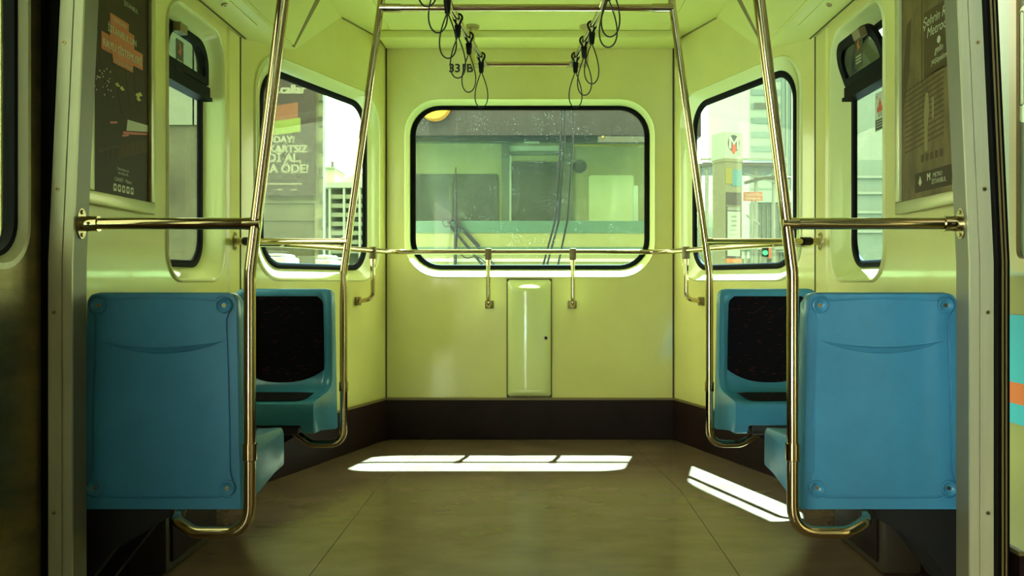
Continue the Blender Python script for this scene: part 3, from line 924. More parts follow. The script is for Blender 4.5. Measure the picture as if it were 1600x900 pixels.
    # pads : patches that follow the shell, slightly proud
    def front_y(u, z):
        rows_ = seat_sections()
        # interpolate between sections
        for a in range(len(rows_) - 1):
            if rows_[a][0] <= u <= rows_[a + 1][0]:
                tt = (u - rows_[a][0]) / (rows_[a + 1][0] - rows_[a][0])
                break
        def yz(P):
            ch = P[8:15]
            for i in range(len(ch) - 1):
                (ya, za), (yb_, zb) = ch[i], ch[i + 1]
                if zb <= z <= za:
                    q = (z - za) / (zb - za) if abs(zb - za) > 1e-6 else 0
                    return ya + (yb_ - ya) * q
            return ch[-1][0] if z < ch[-1][1] else ch[0][0]
        return yz(rows_[a][1]) * (1 - tt) + yz(rows_[a + 1][1]) * tt
    zt, zb = 0.938, 0.575
    v = []; f = []
    NU, NV = 20, 20
    for i in range(NV + 1):
        tv = i / NV
        z = zt + (zb - zt) * tv
        for j in range(NU + 1):
            tu = -1 + 2 * j / NU
            lim = 0.79 + .02 * tv
            # rounded top corners, broad rounded bottom
            if tv < .09: lim *= 1 - .13 * (1 - math.sqrt(max(0, 1 - ((.09 - tv) / .09) ** 2)))
            zz = z
            if tv > .6:
                zz = z + (abs(tu) ** 2.6) * .052 * ((tv - .6) / .4)
            u = tu * lim
            y = front_y(u, zz) + 0.009 * min(1, (1 - abs(tu)) * 12 + .15) * min(1, min(tv, 1 - tv) * 20 + .15)
            v.append((u * hw_at(.05, zz), y, zz))
    for i in range(NV):
        for j in range(NU):
            a = i * (NU + 1) + j
            f.append((a, a + 1, a + NU + 2, a + NU + 1))
    mesh('back_pad', v, f, FABRIC, r, smooth=True)
    v = []; f = []
    for i in range(13):
        y = 0.150 + (0.372 - 0.150) * i / 12
        for j in range(NU + 1):
            tu = -1 + 2 * j / NU
            u = tu * .72 * (1 - .08 * max(0, (i - 9) / 3))
            z = 0.541 - .004 * (i / 12) + 0.007 * min(1, (1 - abs(tu)) * 8) * min(1, min(i, 12 - i) / 2 + .05)
            v.append((u * .2195, y, z))
    for i in range(12):
        for j in range(NU):
            a = i * (NU + 1) + j
            f.append((a, a + 1, a + NU + 2, a + NU + 1))
    mesh('seat_pad', v, f, FABRIC, r, smooth=True)
    # dark underside tray and cantilever bracket down to the wall side
    bm = bmesh.new(); add_box(bm, -.15, .15, .05, .375, .405, .446, .008)
    bobj('under_tray', bm, DARKSUP, r, smooth=True)
    return r
seat0 = make_seat()
SEATS = [(-0.988, 2.42, 0.0, 'dark blue plastic seat seen from behind, beside the left door post'),
         (0.990, 2.42, 0.0, 'bright teal plastic seat seen from behind, beside the right door post'),
         (-1.035, 3.79, PI, 'blue plastic seat facing the camera, far left, black fabric pads'),
         (1.025, 3.79, PI, 'blue plastic seat facing the camera, far right, black fabric pads')]
def copy_tree(o, parent=None):
    c = o.copy(); C.objects.link(c)
    if parent is not None: c.parent = parent
    for ch in o.children: copy_tree(ch, c)
    return c
for i, (x, y, rz, lab) in enumerate(SEATS):
    o = seat0 if i == 0 else copy_tree(seat0)
    o.location = (x, y, 0); o.rotation_euler = (0, 0, rz); o['label'] = lab
    o['group'] = 'blue plastic passenger seats'
    s = -1 if x < 0 else 1
    # bracket that carries the seat from the wall : diagonal beam and heater box behind
    y0, y1 = (y + .06, y + .33) if rz == 0 else (y - .33, y - .06)
    br = thing('seat_bracket', 'black wall bracket under the %s %s seat' % ('near' if rz == 0 else 'far', 'left' if s < 0 else 'right'), 'bracket', (s * 1.30, (y0 + y1) / 2, 0.2), 'black seat brackets')
    for k, yy in enumerate((y0, y1)):
        v, f = [], []
        prof = [(s * .98, .372), (s * 1.335, .372), (s * 1.335, .06), (s * 1.29, .06), (s * 1.14, .25), (s * .98, .345)]
        n = len(prof)
        v = [(a, yy - .02, b) for a, b in prof] + [(a, yy + .02, b) for a, b in prof]
        f = [tuple(range(n)), tuple(range(n, 2 * n))] + [(q, (q + 1) % n, n + (q + 1) % n, n + q) for q in range(n)]
        mesh('arm', v, f, DARKSUP, br)
    box('cross_tube', s * 1.12, s * 1.18, y0 + .02, y1 - .02, .30, .36, DARKSUP, br, bev=.006)
for s, nm in SIDES:
    hb = thing('heater_box', 'dark heater box on the floor under the %s seats' % nm, 'heater', (s * 1.27, 3.1, FZ), 'heater boxes under the seats')
    box('casing', s * 1.20, s * 1.333, 2.95, 3.42, FZ + .002, .25, mat('heater_brown', (0.035, 0.024, 0.011), .55) if s < 0 else MATS['heater_brown'], hb, bev=.012)
    box('cover', s * 1.19, s * 1.199, 2.98, 3.39, .05, .23, KICK, hb, bev=.003)

# ------------------------------------------------------------------ framed posters
def poster(s):
    # on the side wall; a = y, b = z ; depth negative = into the car
    fs = fr_side(s)
    lab = 'dark framed advertising poster with orange headline on the left wall' if s < 0 else 'faded brown framed poster with script headline on the right wall'
    t = thing('framed_poster', lab, 'poster', (s * SW, 2.93, 1.24))
    y0, y1, z0, z1 = 2.695, 3.165, 1.240, 2.085
    w = 0.034
    def bar(a0, a1, b0, b1):
        bm = bmesh.new()
        xs = sorted((s * (SW - .002), s * (SW - .022)))
        add_box(bm, xs[0], xs[1], a0, a1, b0, b1, .004)
        bobj('frame_bar', bm, PFRAME, t, smooth=True)
    bar(y0, y1, z0, z0 + .042); bar(y0, y1, z1 - w, z1); bar(y0, y0 + w, z0 + .0425, z1 - w - .0005); bar(y1 - w, y1, z0 + .0425, z1 - w - .0005)
    ya, yb_, za, zb = y0 + w - .002, y1 - w + .002, z0 + .04, z1 - w + .002
    slab('print', fs, [(ya, za), (yb_, za), (yb_, zb), (ya, zb)], -0.010, -0.006, INK_DARK if s < 0 else INK_TAN, t)
    # seen from inside, left wall reads from near (small y) to far ; right wall from far to near
    U = (lambda u: ya + (yb_ - ya) * u) if s < 0 else (lambda u: yb_ - (yb_ - ya) * u)
    Zc = lambda q: za + (zb - za) * q
    def patch(poly, m, d=-.0106, name='print_patch'):
        return slab(name, fs, [(U(a), Zc(b)) for a, b in poly], -.0098, d, m, t)
    def txt(st, u, q, size, m, align='CENTER', bold=0.0, shear=0.0, d=-.0112):
        return text_mesh('lettering', st, fs, U(u), Zc(q), size, d, m, t, align, 0.0, bold, flip=(s > 0), shear=shear)
    if s < 0:
        patch([(.30, .730), (.62, .730), (.62, .765), (.30, .765)], INK_ORANGE)
        patch([(.30, .668), (.72, .668), (.72, .730), (.30, .730)], INK_ORANGE)
        patch([(.16, .595), (.88, .595), (.88, .668), (.16, .668)], INK_ORANGE)
        patch([(.34, .562), (.70, .562), (.70, .595), (.34, .595)], INK_ORANGE)
        txt('YARINLARIN', .46, .738, .017, INK_LIGHT)
        txt('İSTANBUL\'UN', .51, .684, .032, INK_LIGHT, bold=.0006)
        txt('RAYLI SİSTEMLERİ', .52, .612, .034, INK_LIGHT, bold=.0008)
        txt('BURADAN BAŞLAR', .52, .570, .015, INK_LIGHT)
        txt('İSTANBUL', .66, .835, .022, INK_LIGHT)
        # light trails of the tram picture
        for (a, b, c, d_, w_) in ((.0, .72, .28, .38, .006), (.30, .62, .50, .36, .005), (.10, .95, .3, .62, .004), (.55, .58, .66, .36, .004), (.68, .58, .80, .40, .003)):
            patch([(a, b), (a + w_ * 2.2, b), (c + w_ * 2.2, d_), (c, d_)], INK_MID)
        patch([(.58, .295), (.98, .325), (.98, .355), (.60, .345)], INK_LIGHT)
        patch([(.52, .275), (.97, .31), (.97, .318), (.52, .287)], INK_RED)
        patch([(.30, .30), (.42, .312), (.42, .320), (.30, .308)], INK_ORANGE)
        patch([(.50, .262), (.62, .275), (.62, .283), (.50, .270)], INK_ORANGE)
        patch([(.10, .165), (.98, .285), (.98, .292), (.10, .172)], INK_MID)
        patch([(.45, .165), (.98, .235), (.98, .285), (.45, .215)], INK_MID, d=-.0103)
        for k in range(10):
            u = .14 + .085 * k
            q = .17 + .12 * (u - .10) / .88
            patch([(u, q - .05), (u + .007, q - .05), (u + .007, q), (u, q)], INK_MID)
        for k in range(26):
            u = random.uniform(.03, .35); q = random.uniform(.40, .52)
            patch([(u, q), (u + .012, q), (u + .012, q + .006), (u, q + .006)], INK_LIGHT, name='light_spot')
        for (u, q) in ((.42, .475), (.50, .468), (.78, .47), (.83, .48), (.80, .455)):
            patch([(u - .04, q), (u, q - .008), (u + .05, q), (u, q + .012)], INK_YEL, name='light_spot')
        txt('Daha fazlası için', .52, .115, .013, INK_LIGHT)
        txt('bizi takip edin', .52, .098, .013, INK_LIGHT)
        txt('CANIST · Metro', .52, .066, .018, INK_LIGHT)
        for k in range(5):
            u = .38 + .075 * k
            slab('icon', fs, rrect(U(u) - .0105, U(u) + .0105, Zc(.022), Zc(.053), .004, 3), -.0098, -.0108, INK_LIGHT, t)
            slab('icon_mark', fs, rrect(U(u) - .004, U(u) + .004, Zc(.031), Zc(.045), .002, 2), -.0107, -.0113, INK_DARK, t)
    else:
        patch([(.45, .52), (.98, .52), (.98, .80), (.45, .80)], INK_MID)
        txt('Şehrin Ritmi', .72, .735, .046, INK_LIGHT, shear=.25)
        txt('Metroda', .70, .685, .046, INK_LIGHT, shear=.25)
        txt('gelin', .72, .600, .032, INK_LIGHT, shear=.25)
        txt('yaşayalım', .72, .560, .028, INK_LIGHT, shear=.25)
        cx_, cz_ = U(.72), Zc(.650)
        slab('print_ring', fs, [(cx_ + math.cos(a * PI / 6) * .012, cz_ + math.sin(a * PI / 6) * .012) for a in range(12)], -.0098, -.0112, INK_LIGHT, t)
        # stairs
        for k in range(13):
            q = .22 + .023 * k
            patch([(.08, q), (.80, q + .03), (.80, q + .036), (.08, q + .006)], INK_MID)
        # standing figure (plain silhouette of light print)
        FIG = mat('print_figure', (0.27, 0.205, 0.08), 0.5, spec=.12)
        patch([(.46, .20), (.52, .20), (.52, .30), (.55, .37), (.53, .45), (.48, .45), (.45, .37), (.46, .30)], FIG, d=-.0109)
        patch([(.60, .33), (.63, .33), (.63, .42), (.60, .42)], FIG, d=-.0109)
        # lamp post
        patch([(.40, .50), (.418, .50), (.418, .98), (.40, .98)], INK_MID)
        patch([(.04, .42), (.16, .58), (.20, .82), (.12, .80), (.04, .60)], INK_MID, d=-.0103)
        for k in range(5):
            u = .42 + .085 * k
            slab('icon', fs, rrect(U(u) - .0105, U(u) + .0105, Zc(.158), Zc(.19), .004, 3), -.0098, -.0108, INK_MID, t)
        patch([(.28, .03), (.95, .03), (.95, .115), (.28, .115)], INK_DARK)
        txt('M', .54, .072, .034, INK_LIGHT, bold=.001)
        txt('METRO', .70, .080, .020, INK_LIGHT)
        txt('İSTANBUL', .72, .052, .022, INK_LIGHT)
        patch([(.38, .055), (.41, .07), (.38, .10), (.35, .07)], INK_LIGHT, d=-.0113)
        txt('izmir', .38, .04, .012, INK_LIGHT) if False else None
    # cover sheet of clear plastic
    return t
poster(-1); poster(1)

# ------------------------------------------------------------------ stickers on the side panes
def sticker(s, y, z, w, h, dark, depth, lab):
    fs = fr_side(s)
    t = thing('window_sticker', lab, 'sticker', (s * (SW + depth), y, z))
    slab('sheet', fs, rrect(y - w / 2, y + w / 2, z - h / 2, z + h / 2, .006, 3), depth - .0005, depth - .0015, INK_BLACK if dark else WHITEP, t)
    if dark:
        P = [(-.2, .0), (0, .1), (-.05, .28), (.1, .34), (.12, .2), (.25, .14), (.12, .05), (.18, -.08), (.0, -.02)]
        slab('figure', fs, [(y + a * w, z + b * h + .01) for a, b in P], depth - .0014, depth - .002, INK_ORANGE, t)
        for k in range(3):
            slab('text_line', fs, [(y - w * .34, z - h * (.18 + .09 * k)), (y + w * .34, z - h * (.18 + .09 * k)), (y + w * .34, z - h * (.145 + .09 * k)), (y - w * .34, z - h * (.145 + .09 * k))], depth - .0014, depth - .002, INK_LIGHT, t)
    else:
        slab('black_panel', fs, [(y - w * .46, z - h * .47), (y + w * .46, z - h * .47), (y + w * .46, z - h * .2), (y - w * .46, z - h * .2)], depth - .0014, depth - .002, INK_BLACK, t)
        for k in range(3):
            q = z - h * (.25 + .07 * k)
            slab('text_line', fs, [(y - w * .38, q - h * .02), (y + w * .38, q - h * .02), (y + w * .38, q), (y - w * .38, q)], depth - .0019, depth - .0024, INK_LIGHT, t)
        P = [(-.3, -.02), (.3, -.02), (.3, .12), (.16, .12), (.12, .24), (.06, .24), (.05, .33), (-.05, .33), (-.06, .24), (-.12, .24), (-.16, .12), (-.3, .12)]
        slab('figure', fs, [(y + a * w, z + b * h) for a, b in P], depth - .0014, depth - .002, INK_RED, t)
        for q in (-.12, .10):
            slab('figure_leg', fs, [(y + (q - .03) * w, z - h * .15), (y + (q + .03) * w, z - h * .15), (y + (q + .03) * w, z - .03 * h), (y + (q - .03) * w, z - .03 * h)], depth - .0014, depth - .002, INK_BLACK, t)
        for sg in (-1, 1):
            slab('cross_stroke', fs, [(y + w * (.30 - .07 * sg), z + h * .34), (y + w * (.34 - .07 * sg), z + h * .34), (y + w * (.34 + .07 * sg), z + h * .42), (y + w * (.30 + .07 * sg), z + h * .42)], depth - .0014, depth - .002, INK_RED, t)
sticker(-1, 3.525, 1.905, .075, .125, True, 0.040, 'small dark sticker with orange emblem on the upper left side window')
sticker(1, 3.53, 1.685, .10, .155, False, 0.070, 'white and red warning sticker on the lower right side window pane')
sticker(1, 3.56, 1.935, .085, .14, True, -0.005, 'small dark sticker with orange emblem on the tilted right top light')

# ------------------------------------------------------------------ outside : ground and unseen paving for bounce light
GROUND = mat('track_ballast', (0.085, 0.075, 0.05), 0.9, var=0.2, vscale=.5)
struct(box('ground', -60, 60, -30, 130, -1.3, -1.1, GROUND))
PLAT = mat('bounce_paving', (0.60, 0.60, 0.48), 0.85, var=0.15, vscale=1)
pf = struct(box('bounce_platform', -6.5, -1.52, -14, 0.3, -1.1, -0.02, PLAT))  # unseen; added pale and cut short to bounce sun onto the right seat

# ------------------------------------------------------------------ coupled car seen through the back window
BODY = mat('yellow_car_body', (0.30, 0.29, 0.10), 0.35, var=.12, vscale=1.5)
TEAL = mat('teal_stripe', (0.09, 0.16, 0.10), 0.35)
FASC = mat('brown_fascia', (0.018, 0.011, 0.004), 0.5, var=.25, vscale=4)
CABW = mat('cab_lining', (0.34, 0.33, 0.14), 0.5, var=.08)
GREYF = mat('grey_frame', (0.15, 0.16, 0.10), 0.45)
GREYW = mat('grey_blind', (0.10, 0.095, 0.062), 0.6, var=.15, vscale=5)
AMBER = mat('amber_lens', (0.75, 0.36, 0.02), 0.25, emit=(0.9, 0.45, 0.03), estr=0.55)
nc = thing('coupled_car', 'yellow car with teal stripe and windscreen standing behind the rear window', 'train', (0, 7.0, -0.8))
NY = 6.95
fn = frame3((0, NY, 0), (1, 0, 0), (0, 1, 0))
def nz(py, Y=NY): return PZ(py, Y)
# front shell below the windscreen, gently bowed in plan
def bow(name, x0, x1, z0, z1, y, thick, m, bulge=.06, zlean=0.0):
    N = 20
    v = []; f = []
    for i in range(N + 1):
        t = -1 + 2 * i / N
        x = (x0 + x1) / 2 + t * (x1 - x0) / 2
        yy = y + bulge * abs(t) ** 4
        v += [(x, yy, z0), (x, yy + zlean, z1), (x, yy + thick + zlean, z1), (x, yy + thick, z0)]
    for i in range(N):
        for q in range(4):
            f.append((i * 4 + q, i * 4 + (q + 1) % 4, i * 4 + 4 + (q + 1) % 4, i * 4 + 4 + q))
    f += [(0, 1, 2, 3), (N * 4, N * 4 + 1, N * 4 + 2, N * 4 + 3)]
    return mesh(name, v, f, m, nc, smooth=True, auto=40)
bow('front_panel', -1.25, 1.05, -0.8, nz(364), NY, .08, BODY)
bow('teal_band', -1.25, 1.05, nz(364), nz(345), NY - .004, .08, TEAL)
bow('teal_line', -1.25, 1.05, nz(396), nz(386), NY - .006, .006, TEAL)
bow('white_line', -1.25, 1.05, nz(409), nz(404), NY - .006, .006, WHITEP)
bow('top_fascia', -1.35, 1.35, nz(212), 2.72, NY - .02, .30, FASC, zlean=.03)
bow('roof_edge', -1.35, 1.35, 2.72, 2.86, NY + .02, .5, BODY, zlean=.10)
box('windscreen_post', -1.30, -1.10, NY + .02, NY + .16, nz(345), nz(208), TEAL, nc, bev=.03)
box('windscreen_post', 1.02, 1.30, NY + .02, NY + .16, nz(345), nz(208), GREYF, nc, bev=.03)
slab('windscreen', fn, rrect(-1.15, 1.06, nz(346), nz(205), .05), .03, .036, FRONT_GLASS, nc)
for s in (-1, 1):
    box('cab_side', s * 1.30, s * 1.36, NY + .12, 7.6, -0.8, 1.15, BODY, nc)
    box('cab_side', s * 1.30, s * 1.36, NY + .12, 7.6, 2.45, 2.80, BODY, nc)
box('cab_roof', -1.36, 1.36, NY + .1, 7.6, 2.62, 2.80, CABW, nc)
box('cab_floor', -1.3, 1.3, NY + .1, 7.6, -.1, 0, KICK, nc)
box('dashboard', -1.28, 1.28, NY + .10, NY + .30, 0.9, 1.36, GREYW, nc, bev=.03)
# partition with door behind the driver
PY = 7.45
fpn = frame3((0, PY, 0), (1, 0, 0), (0, 1, 0))
def q2(name, x0, x1, y0, y1, m, d0, d1, r=0.0):
    X0, X1, Z0, Z1 = PX(x0, PY), PX(x1, PY), PZ(y1, PY), PZ(y0, PY)
    lp = rrect(X0, X1, Z0, Z1, r, 4) if r else [(X0, Z0), (X1, Z0), (X1, Z1), (X0, Z1)]
    return slab(name, fpn, lp, d0, d1, m, nc)
slab('partition', fpn, [(-1.34, 0), (1.34, 0), (1.34, 2.7), (-1.34, 2.7)], 0.0, .05, CABW, nc)
q2('header_band', 640, 1015, 208, 224, GREYF, -.03, 0)
q2('header_sign', 819, 843, 218, 225, WHITEP, -.035, -.03)
q2('blind', 640, 779, 272, 352, GREYW, -.012, 0, .03)
q2('door_frame', 784, 796, 226, 420, GREYF, -.04, 0)
q2('door_frame', 876, 894, 226, 420, GREYF, -.04, 0)
q2('door_head', 796, 876, 238, 243, GREYF, -.035, 0)
q2('door_light', 793, 878, 228, 237, WHITEP, -.012, 0)
q2('door_edge', 788, 799, 241, 420, WHITEP, -.03, 0)
q2('door_glass', 799, 874, 252, 352, GREYW, -.014, 0, .02)
q2('side_panel', 920, 990, 274, 350, mat('pale_panel', (0.60, 0.63, 0.33), .45), -.010, 0, .02)
q2('panel_trim', 893, 1010, 226, 229, INK_YEL, -.02, 0)
cyl('round_sticker', (PX(906, PY), PY - .001, PZ(260, PY)), (PX(906, PY), PY - .006, PZ(260, PY)), .058, GREYW, nc, n=24)
box('grab_bar', PX(993, 7.3) - .02, PX(993, 7.3) + .02, 7.28, 7.32, PZ(350, 7.3), PZ(290, 7.3), WHITEP, nc, bev=.01)
# amber lamp hanging at the top corner, destination box with a small lamp
cyl('marker_lamp', (PX(677, 6.8), 6.93, PZ(160, 6.8)), (PX(677, 6.8), 6.80, PZ(160, 6.8)), .125, AMBER, nc, n=28)
box('route_box', PX(935, 6.86), PX(1012, 6.86), 6.86, 6.95, PZ(222, 6.86), PZ(213, 6.86), GREYW, nc)
cyl('route_lamp', (PX(942, 6.85), 6.862, PZ(213.5, 6.85)), (PX(942, 6.85), 6.85, PZ(213.5, 6.85)), .008, AMBER, nc, n=10)
# wipers
WY = 6.90
wp = lambda px, py: (PX(px, WY), WY, PZ(py, WY))
BLK = mat('wiper_black', (0.018, 0.013, 0.010), 0.5)
w1 = tube('wiper_blade', [wp(712, 262), wp(712, 300), wp(712.5, 345), wp(711, 420)], [.004, .009, .015, .013], BLK, nc, n=8)
for a, b, r_ in (((703, 352), (754, 414), .011), ((716, 352), (772, 414), .010), ((712, 345), (750, 385), .009)):
    tube('wiper_arm', [wp(*a), wp(*b)], r_, BLK, nc, n=8)
tube('wiper_hinge', [wp(700, 349), wp(704, 344), wp(712, 342), wp(719, 350)], .012, BLK, nc, n=8)
lpz = [(PX(698, WY) + math.cos(k * PI / 8) * .032, WY, PZ(348, WY) + math.sin(k * PI / 8) * .03) for k in range(16)]
tube('wiper_ring', lpz, .004, BLK, nc, n=6, closed=True)
tube('washer_hose', [wp(716, 394), wp(728, 404), wp(745, 400), wp(762, 412)], .005, BLK, nc, n=6, r=.05)

# jumper cables hanging between the cars
for i, (a, b) in enumerate((((878, 168), (836, 420)), ((884, 168), (842, 420)), ((897, 168), (862, 420)))):
    Yc = 6.35
    c = tube('jumper_cable', [(PX(a[0], Yc), Yc, 2.55), (PX(a[0] - 2, Yc), Yc, 2.0), (PX(a[0] - 10, Yc), Yc, 1.45), (PX(b[0], Yc), Yc, 0.9)], .0075, CORD, None, n=8, r=.4)
    tag(c, ['thin dark cable hanging outside the rear window, leftmost of three', 'thin dark cable outside the rear window, middle one of three', 'thin dark cable outside the rear window, rightmost of three'][i], 'cable', 'cables between the cars')

# ------------------------------------------------------------------ train standing outside the open right door
TX = 1.96
zt = lambda py: PZ(py, 3.53)
CY = mat('cyan_stripe', (0.004, 0.15, 0.22), 0.5, spec=.1); OR = mat('orange_stripe', (0.30, 0.045, 0.0), 0.5, spec=.1)
PBODY = mat('parked_body', (0.13, 0.105, 0.028), 0.5, spec=.1, var=.15, vscale=2)
pt = thing('parked_train', 'cream train with teal and orange stripes outside the open right door', 'train', (TX, 0, -1.0))
box('body_side', TX, TX + .3, -9, 4.5, -1.0, 1.02, PBODY, pt)
box('body_side', TX + .02, TX + .3, -9, 4.5, 1.02, 2.9, GREYF, pt)
box('roof', TX, TX + 2.2, -9, 4.5, 2.9, 3.2, PBODY, pt)
box('end_wall', TX + .2, TX + 2.2, 4.4, 4.5, -1.0, 2.9, PBODY, pt)
box('teal_stripe', TX - .006, TX + .01, -9, 4.5, zt(597), zt(492), CY, pt)
box('orange_stripe', TX - .006, TX + .01, -9, 4.5, zt(630), zt(597), OR, pt)
box('teal_stripe', TX - .006, TX + .01, -9, 4.5, zt(661), zt(630), CY, pt)
for y0 in (3.535, 1.8, 0.0, -1.8, -3.6):
    fw = frame3((TX, 0, 0), (0, -1, 0), (-1, 0, 0))
    ol = rrect(-y0, -y0 + 1.5, zt(425), 2.55, .06); il = rrect(-y0 + .05, -y0 + 1.45, zt(425) + .05, 2.5, .04)
    wn = ring('window_frame', fw, [(ol, -.02), (ol, .02), (il, .02), (il, -.02)], KTRIM, pt, smooth=False, close_back=True)
    slab('window_glass', fw, il, -.01, .004, mat('train_glass', (0.16, 0.17, 0.13), .08) if y0 == 3.535 else MATS['train_glass'], pt)
# white reflection with a black outline, painted on the first window
fw = frame3((TX, 0, 0), (0, -1, 0), (-1, 0, 0))
nt_ = slab('painted_reflection', fw, rrect(-3.49, -3.05, zt(196), zt(18), .03), .0045, .006, WHITEP, pt)
ring('reflection_outline', fw, [(rrect(-3.485, -3.455, zt(170), zt(24), .012), .0062), (rrect(-3.481, -3.459, zt(168), zt(26), .010), .0066)], INK_BLACK, nt_, smooth=False)

# ------------------------------------------------------------------ left : concrete building with banner
CONC = mat('stained_concrete', (0.10, 0.10, 0.045), 0.9, var=.45, vscale=.45, col2=(0.045, 0.040, 0.017), stretch=(1, 1, .7))
BLDG_Y = 40.0
def BX(px, Y=BLDG_Y): return PX(px, Y)
def BZ(py, Y=BLDG_Y): return PZ(py, Y)
cb = thing('concrete_building', 'tall stained concrete building outside the left windows', 'building', (BX(400), BLDG_Y, -1.1))
mesh('block', *sheet([(BX(350), BLDG_Y), (BX(504), BLDG_Y), (PX(495, 48), 48), (BX(350), 48)], -1.1, BZ(60)), CONC, cb)
box('corner_pier', BX(493), BX(506), BLDG_Y - .15, BLDG_Y + .3, -1.1, BZ(60), mat('pale_concrete', (0.16, 0.16, 0.07), .9, var=.4, vscale=1.2), cb)
for py in (318, 345, 372):
    box('string_course', BX(350), BX(493), BLDG_Y - .12, BLDG_Y, BZ(py), BZ(py) + .12, CONC, cb)
for k in range(9):
    z = BZ(120) - k * 1.15
    box('tie_block', BX(500), BX(506.5), BLDG_Y - .3, BLDG_Y - .15, z, z + .45, CONC, cb)
lb = thing('louvred_building', 'low concrete building with louvred upper storey, left side window', 'building', (-17, BLDG_Y, -1.1))
SLAT = mat('louvre_slat', (0.12, 0.14, 0.075), .6)
box('block', -22, BX(338), BLDG_Y - 2, BLDG_Y + 10, -1.1, PZ(196, 38), CONC, lb)
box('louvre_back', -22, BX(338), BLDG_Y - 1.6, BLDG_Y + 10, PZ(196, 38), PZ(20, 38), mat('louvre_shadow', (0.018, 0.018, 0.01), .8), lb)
for k in range(18):
    z = PZ(194, 38) + k * .26
    box('louvre_slat', -22, BX(338), BLDG_Y - 2.05, BLDG_Y - 1.7, z, z + .17, SLAT, lb)
for k in range(6):
    x = -21 + k * 1.55
    box('louvre_post', x - 1.5, x + .12, BLDG_Y - 2.15, BLDG_Y - 2.05, PZ(196, 38), PZ(20, 38), SLAT, lb)
# banner
BAN = mat('banner_brown', (0.036, 0.024, 0.012), .75, var=.10, vscale=.8)
BANL = mat('banner_letter', (0.21, 0.21, 0.11), .75)
BY_ = BLDG_Y - .30
fbn = frame3((0, BY_, 0), (1, 0, 0), (0, -1, 0))
bn_ = thing('banner', 'huge brown advertising banner hung on the concrete building', 'banner', (BX(450), BY_, BZ(306)))
def bq(name, x0, y0, x1, y1, m, d0=0.0, d1=.03, tilt=0.0):
    lp = [(BX(x0, BY_), BZ(y1, BY_) - tilt), (BX(x1, BY_), BZ(y1, BY_)), (BX(x1, BY_), BZ(y0, BY_)), (BX(x0, BY_), BZ(y0, BY_) - tilt)]
    return slab(name, fbn, lp, d0, d1, m, bn_)
bq('cloth', 353, 96, 493, 306, BAN)
bq('colour_block', 420, 160, 466, 188, mat('banner_orange', (0.16, 0.055, 0.014), .7), .03, .04, tilt=.2)
bq('colour_block', 420, 184, 470, 206, mat('banner_green', (0.15, 0.19, 0.02), .7), .04, .045, tilt=.2)
bq('colour_block', 404, 188, 421, 200, TEAL, .03, .04)
bq('colour_block', 440, 170, 466, 184, INK_YEL, .04, .043, tilt=.2) if False else None
def bt(s_, px, py, cap, al='RIGHT', bold=.02):
    text_mesh('lettering', s_, fbn, BX(px, BY_), BZ(py, BY_), cap * BY_ / F / .70, .05, BANL, bn_, al, 0.0, bold)
bt('e.callar', 478, 146, 13, bold=.03)
bt('HODAY!', 461, 223, 10)
bt('ŞİMDİ KARTSIZ', 481, 238, 11)
bt('ŞİMDİ AL,', 471, 253, 13)
bt('SONRA ÖDE!', 483, 270, 13)
bt('www . kampanya . com . tr', 472, 290, 3.0, bold=.005) if False else None
for x0, x1, py in ((415, 472, 288), (432, 442, 297), (454, 464, 297)):
    bq('small_print', x0, py - 1.5, x1, py + .5, BANL, .03, .04)

# low terrace houses with balconies, further back on the left
PALE = mat('pale_render', (0.22, 0.24, 0.13), .85, var=.12, vscale=.6); SHADE = mat('dark_opening', (0.08, 0.09, 0.05), .8)
AY = 62.0
ab = thing('apartment_block', 'pale apartment block with white balcony slabs behind the left window', 'building', (PX(535, AY), AY, -1.1))
box('walls', PX(507, AY), PX(600, AY), AY, AY + 10, -1.1, PZ(292, AY), SHADE, ab)
box('roof', PX(503, AY), PX(610, AY), AY - 1.2, AY + 10, PZ(296, AY), PZ(288, AY), OUTW, ab)
v, f = [], []
xa, xb, xc = PX(522, AY), PX(560, AY), PX(598, AY)
v = [(xa, AY, PZ(288, AY)), (xc, AY, PZ(288, AY)), (xb, AY, PZ(268, AY)), (xa, AY + 8, PZ(288, AY)), (xc, AY + 8, PZ(288, AY)), (xb, AY + 8, PZ(268, AY))]
mesh('gable', v, [(0, 1, 2), (3, 4, 5), (0, 1, 4, 3), (1, 2, 5, 4), (2, 0, 3, 5)], OUTW, ab)
for py in (308, 322, 336, 350, 364, 378, 392):
    box('balcony', PX(520, AY), PX(600, AY), AY - 1.0, AY, PZ(py + 4.5, AY), PZ(py - 2.0, AY), PALE, ab)
for px in (509, 519, 541, 565, 585):
    box('column', PX(px, AY), PX(px + 3.2, AY), AY - 1.1, AY - .8, -1.1, PZ(292, AY), OUTW, ab)
TY = 75.0
tw = thing('roof_tower', 'small roof tower with a mast above the apartment block', 'building', (PX(515, TY), TY, -1.1))
box('tower_walls', PX(506, TY), PX(523, TY), TY, TY + 4, -1.1, PZ(264, TY), mat('tower_render', (0.40, 0.42, 0.24), .85), tw)
box('tower_cap', PX(505, TY), PX(524, TY), TY - .3, TY + 4.3, PZ(264, TY), PZ(261, TY), PALE, tw)
cyl('mast', (PX(515, TY), TY + 1, PZ(262, TY)), (PX(515, TY), TY + 1, PZ(250, TY)), .12, SHADE, tw, n=8)
